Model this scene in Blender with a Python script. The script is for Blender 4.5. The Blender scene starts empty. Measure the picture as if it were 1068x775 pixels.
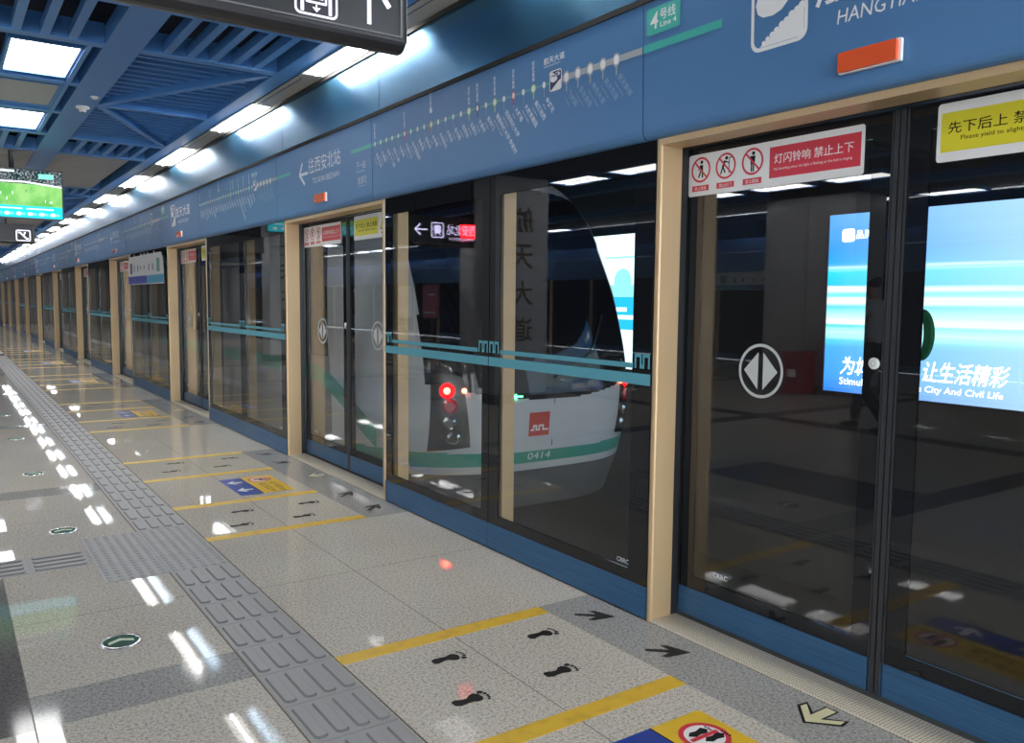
import bpy, math, random
from mathutils import Vector, Matrix
random.seed(4)
PI = math.pi
SC = bpy.context.scene
COL = SC.collection

# ------------------------------------------------------------------ helpers
class MB:
    """collects polygons; build() links them as one mesh object"""
    def __init__(s): s.v = []; s.f = []; s.m = []; s.sm = []
    def face(s, pts, mat=0, smooth=False):
        b = len(s.v); s.v += [tuple(p) for p in pts]
        s.f.append(tuple(range(b, b + len(pts)))); s.m.append(mat); s.sm.append(smooth)
    def raw(s, verts, faces, mat=0, smooth=False):
        b = len(s.v); s.v += [tuple(p) for p in verts]
        for f in faces:
            s.f.append(tuple(i + b for i in f)); s.m.append(mat); s.sm.append(smooth)
    def box(s, x0, x1, y0, y1, z0, z1, mat=0):
        v = [(x, y, z) for z in (z0, z1) for y in (y0, y1) for x in (x0, x1)]
        s.raw(v, [(0, 2, 3, 1), (4, 5, 7, 6), (0, 1, 5, 4), (2, 6, 7, 3), (0, 4, 6, 2), (1, 3, 7, 5)], mat)
    def obox(s, p, q, w, h, mat=0, up=(0, 0, 1)):
        """bar from p to q, width w (sideways) and height h (along up, hanging from p/q upward)"""
        p, q, up = Vector(p), Vector(q), Vector(up)
        d = (q - p).normalized(); sd = d.cross(up).normalized() * (w / 2); u = up * h
        v = [p - sd, p + sd, p + sd + u, p - sd + u, q - sd, q + sd, q + sd + u, q - sd + u]
        s.raw(v, [(0, 1, 2, 3), (7, 6, 5, 4), (0, 4, 5, 1), (1, 5, 6, 2), (2, 6, 7, 3), (3, 7, 4, 0)], mat)
    def tube(s, pts, r, n=8, mat=0, caps=True):
        P = [Vector(p) for p in pts]; rings = []; b = len(s.v)
        rr = r if isinstance(r, (list, tuple)) else [r] * len(P)
        ref = Vector((0, 0, 1))
        for i, p in enumerate(P):
            d = (P[min(i + 1, len(P) - 1)] - P[max(i - 1, 0)]).normalized()
            a = d.cross(ref)
            if a.length < 1e-3: a = d.cross(Vector((1, 0, 0)))
            a.normalize(); c = d.cross(a)
            s.v += [tuple(p + (a * math.cos(2 * PI * k / n) + c * math.sin(2 * PI * k / n)) * rr[i]) for k in range(n)]
        for i in range(len(P) - 1):
            for k in range(n):
                s.f.append((b + i * n + k, b + i * n + (k + 1) % n, b + (i + 1) * n + (k + 1) % n, b + (i + 1) * n + k)); s.m.append(mat); s.sm.append(True)
        if caps:
            s.f.append(tuple(b + k for k in range(n))[::-1]); s.m.append(mat); s.sm.append(False)
            e = b + (len(P) - 1) * n
            s.f.append(tuple(e + k for k in range(n))); s.m.append(mat); s.sm.append(False)
    def lathe(s, prof, c=(0, 0, 0), n=32, mat=0, axis='z', smooth=True):
        b = len(s.v)
        for (r, h) in prof:
            for k in range(n):
                a = 2 * PI * k / n; x, y = r * math.cos(a), r * math.sin(a)
                p = (c[0] + x, c[1] + y, c[2] + h) if axis == 'z' else (c[0] + h, c[1] + x, c[2] + y)
                s.v.append(p)
        for i in range(len(prof) - 1):
            for k in range(n):
                s.f.append((b + i * n + k, b + i * n + (k + 1) % n, b + (i + 1) * n + (k + 1) % n, b + (i + 1) * n + k)); s.m.append(mat); s.sm.append(smooth)
    def prism(s, pts2, F, d0, d1, mat=0):
        """2D polygon in frame F extruded from depth d0 to d1 along the normal"""
        a = [F(p[0], p[1], d0) for p in pts2]; c = [F(p[0], p[1], d1) for p in pts2]; n = len(a)
        s.raw(a + c, [tuple(range(n))[::-1], tuple(range(n, 2 * n))] + [(i, (i + 1) % n, n + (i + 1) % n, n + i) for i in range(n)], mat)
    # flat decals in a frame
    def poly(s, pts2, F, d=0, mat=0): s.face([F(p[0], p[1], d) for p in pts2], mat)
    def rect(s, u0, v0, u1, v1, F, d=0, mat=0): s.poly([(u0, v0), (u1, v0), (u1, v1), (u0, v1)], F, d, mat)
    def disc(s, u, v, r, F, d=0, mat=0, n=20, ry=None):
        ry = ry or r
        s.poly([(u + r * math.cos(2 * PI * k / n), v + ry * math.sin(2 * PI * k / n)) for k in range(n)], F, d, mat)
    def ring(s, u, v, r0, r1, F, d=0, mat=0, n=28):
        for k in range(n):
            a, c = 2 * PI * k / n, 2 * PI * (k + 1) / n
            s.poly([(u + r0 * math.cos(a), v + r0 * math.sin(a)), (u + r1 * math.cos(a), v + r1 * math.sin(a)),
                    (u + r1 * math.cos(c), v + r1 * math.sin(c)), (u + r0 * math.cos(c), v + r0 * math.sin(c))], F, d, mat)
    def stroke(s, pts2, w, F, d=0, mat=0):
        for a, c in zip(pts2[:-1], pts2[1:]):
            dx, dy = c[0] - a[0], c[1] - a[1]; L = math.hypot(dx, dy) or 1; nx, ny = -dy / L * w / 2, dx / L * w / 2
            s.poly([(a[0] - nx, a[1] - ny), (c[0] - nx, c[1] - ny), (c[0] + nx, c[1] + ny), (a[0] + nx, a[1] + ny)], F, d, mat)
        for p in pts2[1:-1]: s.disc(p[0], p[1], w / 2, F, d + .0001, mat, 8)
    def text(s, body, u, v, h, F, d=0, mat=0, rot=0, width=None, shear=0, bold=0, center=False):
        """lettering: cap/character height h, lower left corner at u, v"""
        vs, fs, w0, h0 = glyphs(body, bold)
        k = h / h0; kx = (width / w0) if width else k
        ca, sa = math.cos(rot), math.sin(rot); out = []
        ox = -w0 * kx / 2 if center else 0
        for (x, y) in vs:
            x2, y2 = x * kx + ox + shear * y * k, y * k
            out.append(F(u + x2 * ca - y2 * sa, v + x2 * sa + y2 * ca, d))
        s.raw(out, fs, mat)
    def build(s, name, mats, parent=None, loc=None):
        me = bpy.data.meshes.new(name); me.from_pydata(s.v, [], s.f)
        for m in (mats if isinstance(mats, (list, tuple)) else [mats]): me.materials.append(m)
        me.polygons.foreach_set('material_index', s.m); me.polygons.foreach_set('use_smooth', s.sm); me.update()
        o = bpy.data.objects.new(name, me); COL.objects.link(o)
        if loc: o.location = loc
        if parent: o.parent = parent
        return o

_fc = bpy.data.curves.new('lettering', 'FONT'); _fo = bpy.data.objects.new('lettering', _fc); COL.objects.link(_fo)
_fc.resolution_u = 2
_gc = {}
def glyphs(body, bold=0):
    if (body, bold) in _gc: return _gc[(body, bold)]
    _fc.body = body; _fc.size = 1; _fc.offset = bold
    dg = bpy.context.evaluated_depsgraph_get(); dg.update()
    me = bpy.data.meshes.new_from_object(_fo.evaluated_get(dg))
    vs = [(v.co.x, v.co.y) for v in me.vertices]; fs = [tuple(p.vertices) for p in me.polygons]
    x0 = min(v[0] for v in vs); y0 = min(v[1] for v in vs); x1 = max(v[0] for v in vs); y1 = max(v[1] for v in vs)
    vs = [(x - x0, y - y0) for x, y in vs]; bpy.data.meshes.remove(me)
    _gc[(body, bold)] = (vs, fs, x1 - x0, y1 - y0)
    return _gc[(body, bold)]

def FX(x, y, z=0): return lambda u, v, d=0: (x - d, y - u, z + v)       # faces -x, reads from +y to -y
def FXP(x, y, z=0): return lambda u, v, d=0: (x + d, y + u, z + v)      # faces +x
def FY(x, y, z=0): return lambda u, v, d=0: (x + u, y - d, z + v)       # faces -y
def FZ(x, y, z=0): return lambda u, v, d=0: (x + u, y + v, z + d)       # faces up

def tag(o, label=None, cat=None, group=None, kind=None):
    if label: o['label'] = label
    if cat: o['category'] = cat
    if group: o['group'] = group
    if kind: o['kind'] = kind
    return o
def struct(mb, name, mats): return tag(mb.build(name, mats), kind='structure')
def thing(name, loc, label, cat, group=None):
    o = bpy.data.objects.new(name, None); COL.objects.link(o); o.location = loc; o.empty_display_size = .1
    return tag(o, label, cat, group)
KIDS = {}
def kids(o): return [c for c in bpy.data.objects if c.parent is o]
def dup(o, loc, label=None, parent=None):
    c = o.copy(); COL.objects.link(c)
    if parent is None:
        c.location = loc
        if label: c['label'] = label
    else: c.parent = parent
    for ch in kids(o): dup(ch, None, None, c)
    return c

# ------------------------------------------------------------------ materials
def mat(name, col, rough=.5, metal=0, spec=.5, emit=None, es=0, coat=0):
    m = bpy.data.materials.new(name); m.use_nodes = True; b = m.node_tree.nodes['Principled BSDF']
    b.inputs['Base Color'].default_value = (*col, 1); b.inputs['Roughness'].default_value = rough
    b.inputs['Metallic'].default_value = metal; b.inputs['Specular IOR Level'].default_value = spec
    if coat: b.inputs['Coat Weight'].default_value = coat; b.inputs['Coat Roughness'].default_value = .08
    if emit: b.inputs['Emission Color'].default_value = (*emit, 1); b.inputs['Emission Strength'].default_value = es
    return m
def nodes(m): return m.node_tree.nodes, m.node_tree.links, m.node_tree.nodes['Principled BSDF']
def coords(m, scale=(1, 1, 1)):
    N, L, b = nodes(m); g = N.new('ShaderNodeNewGeometry'); mp = N.new('ShaderNodeMapping'); mp.inputs['Scale'].default_value = scale
    L.new(g.outputs['Position'], mp.inputs['Vector']); return mp.outputs['Vector']
def ramp(m, fac, stops):
    N, L, b = nodes(m); r = N.new('ShaderNodeValToRGB'); e = r.color_ramp.elements
    while len(e) < len(stops): e.new(.5)
    for i, (p, c) in enumerate(stops): e[i].position = p; e[i].color = (*c, 1)
    L.new(fac, r.inputs['Fac']); return r.outputs['Color']
def noise(m, vec, scale, detail=2, rough=.5):
    N, L, b = nodes(m); n = N.new('ShaderNodeTexNoise'); n.inputs['Scale'].default_value = scale
    n.inputs['Detail'].default_value = detail; n.inputs['Roughness'].default_value = rough; L.new(vec, n.inputs['Vector']); return n.outputs['Fac']
def mixc(m, fac, a, c, mode='MIX'):
    N, L, b = nodes(m); x = N.new('ShaderNodeMix'); x.data_type = 'RGBA'; x.blend_type = mode
    for sock, val in ((0, fac), (6, a), (7, c)):
        if isinstance(val, (int, float)): x.inputs[sock].default_value = val
        elif isinstance(val, tuple): x.inputs[sock].default_value = (*val, 1)
        else: L.new(val, x.inputs[sock])
    return x.outputs[2]
def bump(m, fac, strength=.1, dist=.001):
    N, L, b = nodes(m); n = N.new('ShaderNodeBump'); n.inputs['Strength'].default_value = strength; n.inputs['Distance'].default_value = dist
    L.new(fac, n.inputs['Height']); L.new(n.outputs['Normal'], b.inputs['Normal'])

def granite(name, dark, mid, light, rough=.1):
    m = mat(name, mid, rough); N, L, b = nodes(m); v = coords(m)
    n1 = noise(m, v, 150, 2, .5); n2 = noise(m, v, 80, 3, .6); n3 = noise(m, v, 1.3, 2)
    c = ramp(m, n1, [(.40, dark), (.455, mid), (.54, mid), (.60, light)])
    c2 = ramp(m, n2, [(.37, dark), (.46, mid), (.56, light)])
    c = mixc(m, .55, c, c2)
    c = mixc(m, .35, c, ramp(m, n3, [(.3, tuple(x * .82 for x in mid)), (.7, tuple(min(1, x * 1.1) for x in mid))]))
    L.new(c, b.inputs['Base Color']); b.inputs['Specular IOR Level'].default_value = .10
    return m
G_LIGHT = granite('pale_granite', (.125, .115, .10), (.475, .445, .39), (.70, .66, .59), .025)
G_GREY = granite('grey_granite', (.08, .08, .077), (.29, .287, .275), (.48, .478, .465), .07)
G_DARK = granite('dark_granite', (.035, .033, .032), (.105, .10, .10), (.21, .20, .20), .08)
JOINT = mat('floor_joint', (.11, .095, .075), .7)
TACT = mat('tactile_grey', (.27, .27, .275), .45)
def brushed(name, col, rough, metal, scale=(1, 1, 400), amt=.18):
    m = mat(name, col, rough, metal); N, L, b = nodes(m); v = coords(m, scale); n = noise(m, v, 1, 3, .6)
    L.new(ramp(m, n, [(.3, tuple(c * (1 - amt) for c in col)), (.7, tuple(min(1, c * (1 + amt)) for c in col))]), b.inputs['Base Color'])
    bump(m, n, .04, .0005); return m
BLUE = brushed('header_blue_paint', (.085, .215, .43), .42, .15, (.6, .6, .6), .05)
UPPER = brushed('glossy_blue_panel', (.075, .235, .40), .25, .85, (40, 1.2, .4), .07)
b = UPPER.node_tree.nodes['Principled BSDF']; b.inputs['Anisotropic'].default_value = .85; b.inputs['Roughness'].default_value = .24
cx = UPPER.node_tree.nodes.new('ShaderNodeCombineXYZ'); cx.inputs[2].default_value = 1; UPPER.node_tree.links.new(cx.outputs[0], b.inputs['Tangent'])
KICK = brushed('blue_anodised_metal', (.045, .135, .27), .38, .45, (3, 3, 240), .22)
TAN = brushed('champagne_metal', (.60, .43, .245), .4, .35, (140, 140, .8), .02)
BLACK = mat('black_glass_border', (.010, .011, .013), .012, 0, .5)
RUB = mat('dark_rubber', (.03, .032, .036), .4)
DARKM = mat('black_metal', (.016, .016, .018), .35)
GAP = mat('dark_recess', (.006, .006, .007), .8)
SILL = mat('perforated_cream_sill', (.66, .60, .48), .45, .1)
N, L, b = nodes(SILL); vv = coords(SILL, (80, 80, 80)); vo = N.new('ShaderNodeTexVoronoi'); vo.inputs['Randomness'].default_value = .12; L.new(vv, vo.inputs['Vector']); vo.inputs['Scale'].default_value = 1
L.new(ramp(SILL, vo.outputs['Distance'], [(.24, (.22, .19, .15)), (.36, (.68, .62, .50))]), b.inputs['Base Color'])
WHITE = mat('white_print', (.78, .78, .77), .35)
PALE = mat('pale_print', (.70, .73, .78), .4)
DIM = mat('faded_print', (.30, .40, .54), .4)
TEAL = mat('teal_print', (.06, .42, .36), .35)
LTEAL = mat('line_green_print', (.11, .36, .34), .4)
GREYP = mat('grey_print', (.36, .39, .40), .4)
REDP = mat('red_print', (.60, .035, .06), .35)
YELP = mat('yellow_print', (.66, .60, .03), .35)
BLKP = mat('black_print', (.012, .011, .011), .6, 0, .15)
ORANGE = mat('orange_plastic', (.72, .10, .03), .22)
WPLAS = mat('white_plastic', (.75, .75, .74), .3)
TAPE = mat('yellow_floor_tape', (.64, .41, .035), .42)
N, L, b = nodes(TAPE); nn = noise(TAPE, coords(TAPE), 14, 4); L.new(ramp(TAPE, nn, [(.25, (.50, .31, .03)), (.5, (.66, .42, .035))]), b.inputs['Base Color'])
MATB = mat('blue_floor_film', (.012, .045, .30), .3); MATY = mat('yellow_floor_film', (.68, .44, .03), .35)
STRIPE = mat('teal_glass_film', (.10, .36, .45), .35)
CHROME = mat('chrome', (.7, .7, .7), .18, 1)
GREEN = mat('green_enamel', (.006, .06, .042), .55, 0, .12); LGREEN = mat('luminous_arrow', (.5, .62, .5), .6, 0, .15)
PALEA = mat('pale_arrow_film', (.60, .58, .36), .5)
CBLUE = mat('ceiling_blue', (.075, .255, .62), .42, .1)
CVOID = mat('ceiling_void', (.015, .022, .045), .9)
CGREY = mat('grey_louvre', (.40, .38, .36), .5, .2)
COVER = mat('grey_lamp_cover', (.46, .44, .41), .5)
def emis(name, col, s):
    m = bpy.data.materials.new(name); m.use_nodes = True; nt = m.node_tree; nt.nodes.clear()
    e = nt.nodes.new('ShaderNodeEmission'); o = nt.nodes.new('ShaderNodeOutputMaterial'); e.inputs[0].default_value = (*col, 1); e.inputs[1].default_value = s
    nt.links.new(e.outputs[0], o.inputs[0]); return m
LAMP = emis('lamp_diffuser', (1, .985, .95), 2.4)
TUBE = emis('fluorescent_tube', (1, .985, .95), 45)
PANEL = emis('light_panel_diffuser', (1, .985, .96), 5)
PANELOFF = mat('unlit_diffuser', (.45, .45, .46), .5)
REDL = emis('red_lamp', (1, .003, .005), 2.2); REDC = emis('red_lamp_core', (1, .14, .06), 6)
GREENL = emis('green_signal', (.05, 1, .25), 5)
SIGNW = emis('lit_white_sign', (.80, .80, 1), .5)
SIGNW2 = emis('lit_lavender_sign', (.70, .65, 1), 2.0)
def glassmat(name, tint, f0=.045, k=.95):
    m = bpy.data.materials.new(name); m.use_nodes = True; nt = m.node_tree; nt.nodes.clear(); L = nt.links
    t = nt.nodes.new('ShaderNodeBsdfTransparent'); t.inputs[0].default_value = (*tint, 1)
    g = nt.nodes.new('ShaderNodeBsdfGlossy'); g.inputs['Roughness'].default_value = .012; g.inputs[0].default_value = (1, 1, 1, 1)
    lw = nt.nodes.new('ShaderNodeLayerWeight'); lw.inputs[0].default_value = .5
    p = nt.nodes.new('ShaderNodeMath'); p.operation = 'POWER'; p.inputs[1].default_value = 5; L.new(lw.outputs['Facing'], p.inputs[0])
    q = nt.nodes.new('ShaderNodeMath'); q.operation = 'MULTIPLY_ADD'; q.inputs[1].default_value = k - f0; q.inputs[2].default_value = f0; L.new(p.outputs[0], q.inputs[0])
    mx = nt.nodes.new('ShaderNodeMixShader'); o = nt.nodes.new('ShaderNodeOutputMaterial')
    L.new(q.outputs[0], mx.inputs[0]); L.new(t.outputs[0], mx.inputs[1]); L.new(g.outputs[0], mx.inputs[2]); L.new(mx.outputs[0], o.inputs[0]); return m
GLASS = glassmat('tinted_glass', (.88, .89, .89))

ORD = ['first', 'second', 'third', 'fourth', 'fifth', 'sixth', 'seventh', 'eighth', 'ninth', 'tenth', 'eleventh', 'twelfth', 'thirteenth', 'fourteenth', 'fifteenth', 'sixteenth', 'seventeenth']
NB = 11                     # doorways in view
PIT = 4.675                # doorway pitch
C0 = 1.63                  # centre of the first doorway
XF = 2.545                 # front of the fixed glazing
XD = 2.72                  # front of the sliding doors
XH = 2.505                 # front of the header
ZH0, ZH1 = 2.113, 2.672
ZC = 3.15                  # underside of the ceiling
YEND = C0 + PIT * NB
def DW(k): return 'nearest doorway' if k == 0 else ORD[k] + ' doorway from right'

# ------------------------------------------------------------------ setting: floor
MATS_F = [G_LIGHT, G_GREY, G_DARK, JOINT]
XL = -11.0
def lines(vals, w=.004): return [c for v in vals for c in (v - w / 2, v + w / 2)]
jx = [.2, 1.737, -1.5, -4.2, -5.6, -8.3]
tact_x = (.925, 1.229)
xc = sorted(set([XL, -.62, -2.9, -3.2, -7, -7.3, .918, .925, 1.229, 1.237, 2.24, XF] + lines(jx)))
yj_r, yj_l, bands = [], [], []
n0 = -3
for i in range(n0, 13):
    y = 3.03 + 3.65 * i; bands.append((y, y + .27)); yj_l += [y + 1.03, y + 2.88]
for k in range(-2, NB + 1): yj_r += [C0 + PIT * k + o for o in (-.5, .5, 1.39, 2.3375, 3.285)]
ygrey = [(C0 + PIT * k - 1.39, C0 + PIT * k + 1.39) for k in range(-2, NB + 1)]
yc = sorted(set([-8., YEND] + [v for bb in bands for v in bb] + lines(yj_r) + lines(yj_l) + [v for g in ygrey for v in g] + [4.8]))
yc = [v for v in yc if -8 <= v <= YEND]
def zone(x, y):
    if 1.229 < x < 1.237 or .918 < x < .925: return 3
    if x > 1.232:
        if x > 2.24 and any(a < y < c for a, c in ygrey): return 1
        if x < 2.24 and abs(x - 1.737) < .0021: return 3
        if any(abs(y - j) < .0021 for j in yj_r): return 3
        return 0
    if any(abs(x - j) < .0021 for j in jx): return 3
    if -.62 < x < .2 and 3.03 < y < 4.8: return 2
    if any(a < y < c for a, c in bands): return 1 if x > -.62 else 2
    if -3.2 < x < -2.9 or -7.3 < x < -7: return 2
    if any(abs(y - j) < .0021 for j in yj_l): return 3
    return 0
fl = MB(); base = {}
for j, yv in enumerate(yc):
    for i, xv in enumerate(xc): fl.v.append((xv, yv, 0))
nx = len(xc)
for j in range(len(yc) - 1):
    for i in range(nx - 1):
        fl.f.append((j * nx + i, j * nx + i + 1, (j + 1) * nx + i + 1, (j + 1) * nx + i)); fl.sm.append(False)
        fl.m.append(zone((xc[i] + xc[i + 1]) / 2, (yc[j] + yc[j + 1]) / 2))
fl.box(XL, XF, -8, YEND, -.25, -.002, 0)
fl.box(XF, 2.80, -8, YEND, -1.2, -.002, 3)
struct(fl, 'floor', MATS_F)

# track bed and wall beyond the track
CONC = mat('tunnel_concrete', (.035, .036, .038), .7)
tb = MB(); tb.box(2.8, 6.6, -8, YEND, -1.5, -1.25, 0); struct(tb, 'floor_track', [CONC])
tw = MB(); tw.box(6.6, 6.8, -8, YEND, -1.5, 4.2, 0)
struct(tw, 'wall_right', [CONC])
bh = MB(); bh.box(2.64, 3.0, -8, YEND, 2.20, 4.0, 0); struct(bh, 'wall_front', [GAP])
ce = MB(); ce.box(XL, 2.60, -8, YEND, 3.62, 3.7, 0); ce.box(3.0, 6.6, -8, YEND, 4.0, 4.2, 0); struct(ce, 'ceiling', [CVOID])
we = MB(); we.box(XL - .3, 6.8, YEND, YEND + .2, -1.5, 4.2, 0); struct(we, 'wall_back', [mat('end_wall', (.32, .32, .33), .6)])

# far side of the island platform (seen as reflections)
wl = MB(); XO = -11.0
wl.box(XO - .3, XO - .02, -8, YEND, 2.1, 2.68, 0); wl.box(XO - .3, XO - .04, -8, YEND, 2.7, 3.27, 1)
wl.box(XO - .35, XO - .1, -8, YEND, 0, 2.1, 2)
for k in range(-2, NB):
    cy = C0 + PIT * k
    wl.box(XO - .1, XO - .02, cy - 1.02, cy - .98, 0, 2.1, 3); wl.box(XO - .1, XO - .02, cy + .98, cy + 1.02, 0, 2.1, 3)
    wl.box(XO - .1, XO - .03, cy + 1.02, cy + PIT - 1.02, .01, .15, 4)
struct(wl, 'wall_left', [BLUE, BLUE, BLACK, TAN, KICK])

# trims: long ceiling beams
t1 = MB(); t1.box(1.0, 1.235, -8, YEND, ZC, ZC + .12, 0); struct(t1, 'trim_1', [CBLUE])
t2 = MB(); t2.box(2.20, 2.345, -8, YEND, ZC, ZC + .12, 0); struct(t2, 'trim_2', [CBLUE])
t3 = MB()
for x in (-1.0, -3.6, -6.1, -8.6): t3.box(x - .12, x + .12, -8, YEND, ZC, ZC + .12, 0)
t3.box(-10.74, -10.46, -8, YEND, 2.98, ZC + .3, 0)  # beam added to hide the opposite strip lamps from the reflections
struct(t3, 'trim_3', [CBLUE])
t4 = MB(); t4.box(2.595, 2.62, -8, YEND, 2.60, 3.62, 0); t4.box(2.536, 2.553, -8, YEND, ZC - .03, ZC + .1, 0); t4.box(2.490, 2.56, -8, YEND, 2.6725, 2.698, 0); t4.box(2.345, 2.36, -8, YEND, ZC + .004, ZC + .10, 1); t4.box(2.36, 2.552, -8, YEND, ZC + .09, ZC + .10, 1)
struct(t4, 'trim_4', [GAP, CVOID])

# ------------------------------------------------------------------ ceiling grid
def slat_box(mb, x0, x1, y0, y1): mb.box(x0, x1, y0, y1, ZC + .002, ZC + .16, 0)
def outer_coffer():
    r = thing('ceiling_coffer', (1.72, 5.45, ZC), 'x', 'ceiling grid', 'braced blue ceiling coffers beside the lamp strip')
    x0, x1 = 1.237 - 1.72, 2.198 - 1.72
    def part(n, f):
        m = MB(); f(m); return m.build(n, [CBLUE], r)
    for (a, c) in ((0, .07), (.97, 1.08), (3.0, 3.09), (4.9, 5.0), (6.0, 6.12)):
        part('cross_beam', lambda m: m.box(x0, x1, a, c, 0, .14 if a != 3.0 else .13))
    for (a, c) in ((.07, .97), (5.0, 6.0)):
        for i in range(5):
            xm = x0 + (i + 1) * (x1 - x0) / 6
            part('slat', lambda m: m.box(xm - .028, xm + .028, a, c, .004, .07))
    for (q, e) in (((x1, 1.12), .02), ((x1, 4.86), .02)):
        part('diagonal_brace', lambda m: m.obox((x0 + .01, 3.045, 0.001), (q[0] - .02, q[1], 0.001), .065, .12))
    lv = MB()
    y = 1.16
    while y < 4.88:
        if abs(y - 3.045) > .07: lv.box(x0, x1, y, y + .045, .05, .12, 0)
        y += .15
    lv.build('louvre', [CBLUE], r)
    return r
def inner_coffer():
    r = thing('ceiling_coffer', (-.1, 5.45, ZC), 'x', 'ceiling grid', 'blue ceiling coffers around the light panels')
    x0, x1 = -.88 + .1, .998 + .1
    def part(n, f):
        m = MB(); f(m); return m.build(n, [CBLUE], r)
    for (a, c) in ((0, .07), (.97, 1.08), (2.28, 2.38), (3.52, 3.62), (4.78, 4.9), (5.98, 6.12)):
        part('cross_beam', lambda m: m.box(x0, x1, a, c, 0, .14))
    for (a, c) in ((.07, .97), (4.9, 5.98)):
        for i in range(11):
            xm = x1 - .03 - (i + 1) * .165
            part('slat', lambda m: m.box(xm - .028, xm + .028, a, c, .004, .07))
    part('side_rail', lambda m: m.box(x1 - .095, x1 - .06, 1.08, 4.78, 0, .13))
    return r
MODS = [-1, 0, 1, 2, 3, 4]
MP = 9.55
WHICHM = {-1: 'overhead by the near sign', 0: 'nearest one, by the smoke detector', 1: 'second from the camera', 2: 'third from the camera', 3: 'fourth from the camera', 4: 'farthest away'}
po, pi_ = outer_coffer(), inner_coffer()
for n in MODS:
    if n == -1: continue
    o = po if n == 0 else dup(po, (1.72, 5.45 + MP * n, ZC)); o['label'] = 'blue ceiling coffer with diagonal braces beside the lamps, ' + WHICHM[n]
    o = pi_ if n == 0 else dup(pi_, (-.1, 5.45 + MP * n, ZC)); o['label'] = 'blue ceiling coffer holding the light panels, ' + WHICHM[n]
# grey louvred fields
gl = MB(); y = 0.0
while y < 3.3:
    gl.box(-2.9, .0, y, y + .07, .0, .012, 0); y += .12
gl.box(-2.9, 0, 0, 3.3, .10, .11, 1)
g0 = gl.build('grey_ceiling_louvre', [CGREY, CVOID], None, (2.055, 11.68, ZC + .01))
tag(g0, 'grey slatted ceiling field above the hanging television', 'ceiling louvre', 'grey slatted ceiling fields')
for n, lab in ((1, 'second grey slatted ceiling field, beyond the television'), (2, 'third grey slatted ceiling field, far down the platform')):
    dup(g0, (2.055, 11.68 + MP * n, ZC + .01), lab)
# light panels
def light_panel(lit):
    r = thing('ceiling_light', (0, 0, ZC + .01), 'x', 'ceiling light', 'square ceiling light panels')
    m = MB(); w, l = .462, .97
    for (a, c, d, e) in ((-w, 0, 0, .022), (-w, 0, l - .022, l), (-w, -w + .022, .022, l - .022), (-.022, 0, .022, l - .022)): m.box(a, c, d, e, 0, .06, 0)
    m.box(-w, 0, 0, l, .052, .06, 0)
    m.build('frame', [CBLUE], r)
    m = MB(); m.box(-w + .022, -.022, .022, l - .022, .012, .045, 0); m.build('diffuser', [PANEL if lit else PANELOFF], r)
    return r
lp1, lp0 = light_panel(True), light_panel(False)
first = {True: lp1, False: lp0}; usedl = set()
PW = {(-1): 'overhead', 0: 'of the coffer nearest the camera', 1: 'of the second coffer', 2: 'of the third coffer', 3: 'of the fourth coffer', 4: 'of the farthest coffer'}
def put_light(lit, x, y, lab):
    if lit not in usedl: o = first[lit]; o.location = (x, y, ZC + .01); o['label'] = lab; usedl.add(lit)
    else: dup(first[lit], (x, y, ZC + .01), lab)
for n in MODS:
    for (dy, lit, w) in ((1.22, True, 'bright square ceiling panel at the near end'), (2.47, False, 'unlit grey ceiling panel in the middle'), (3.72, True, 'bright square ceiling panel at the far end')):
        if n == -1 and dy < 2: pass
        put_light(lit, .905, 5.45 + MP * n + dy, w + ' ' + PW[n])
for row, (x, nm) in enumerate(((-2.35, 'second'), (-4.87, 'third'), (-7.3, 'fourth'))):
    for n in (-1, 0, 1, 2):
        for (dy, w) in ((.97, 'near'), (2.27, 'middle'), (3.57, 'far')):
            put_light(True, x, 5.45 + MP * n + dy, 'bright ceiling panel, %s row from the doors, %s one %s' % (nm, w, PW[n]))
# smoke detector and small dome
sd = thing('smoke_detector', (1.135, 8.6, ZC), 'round white smoke detector on the wide blue ceiling beam', 'smoke detector')
m = MB(); m.lathe([(0, 0), (.055, 0), (.058, -.015), (.045, -.022), (.03, -.024), (.03, -.045), (.022, -.05), (0, -.05)], n=24); m.build('housing', [WPLAS], sd)
m = MB(); m.lathe([(.0, -.052), (.014, -.052), (.018, -.0495)], n=16); m.build('sensor', [DARKM], sd)
m = MB(); m.lathe([(0, -.022), (.02, -.02), (.034, -.008), (.036, 0), (0, 0)], n=24)
tag(m.build('ceiling_button', [WPLAS], None, (1.17, 8.12, ZC)), 'small round white cap just ahead of the smoke detector', 'ceiling fitting')

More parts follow.
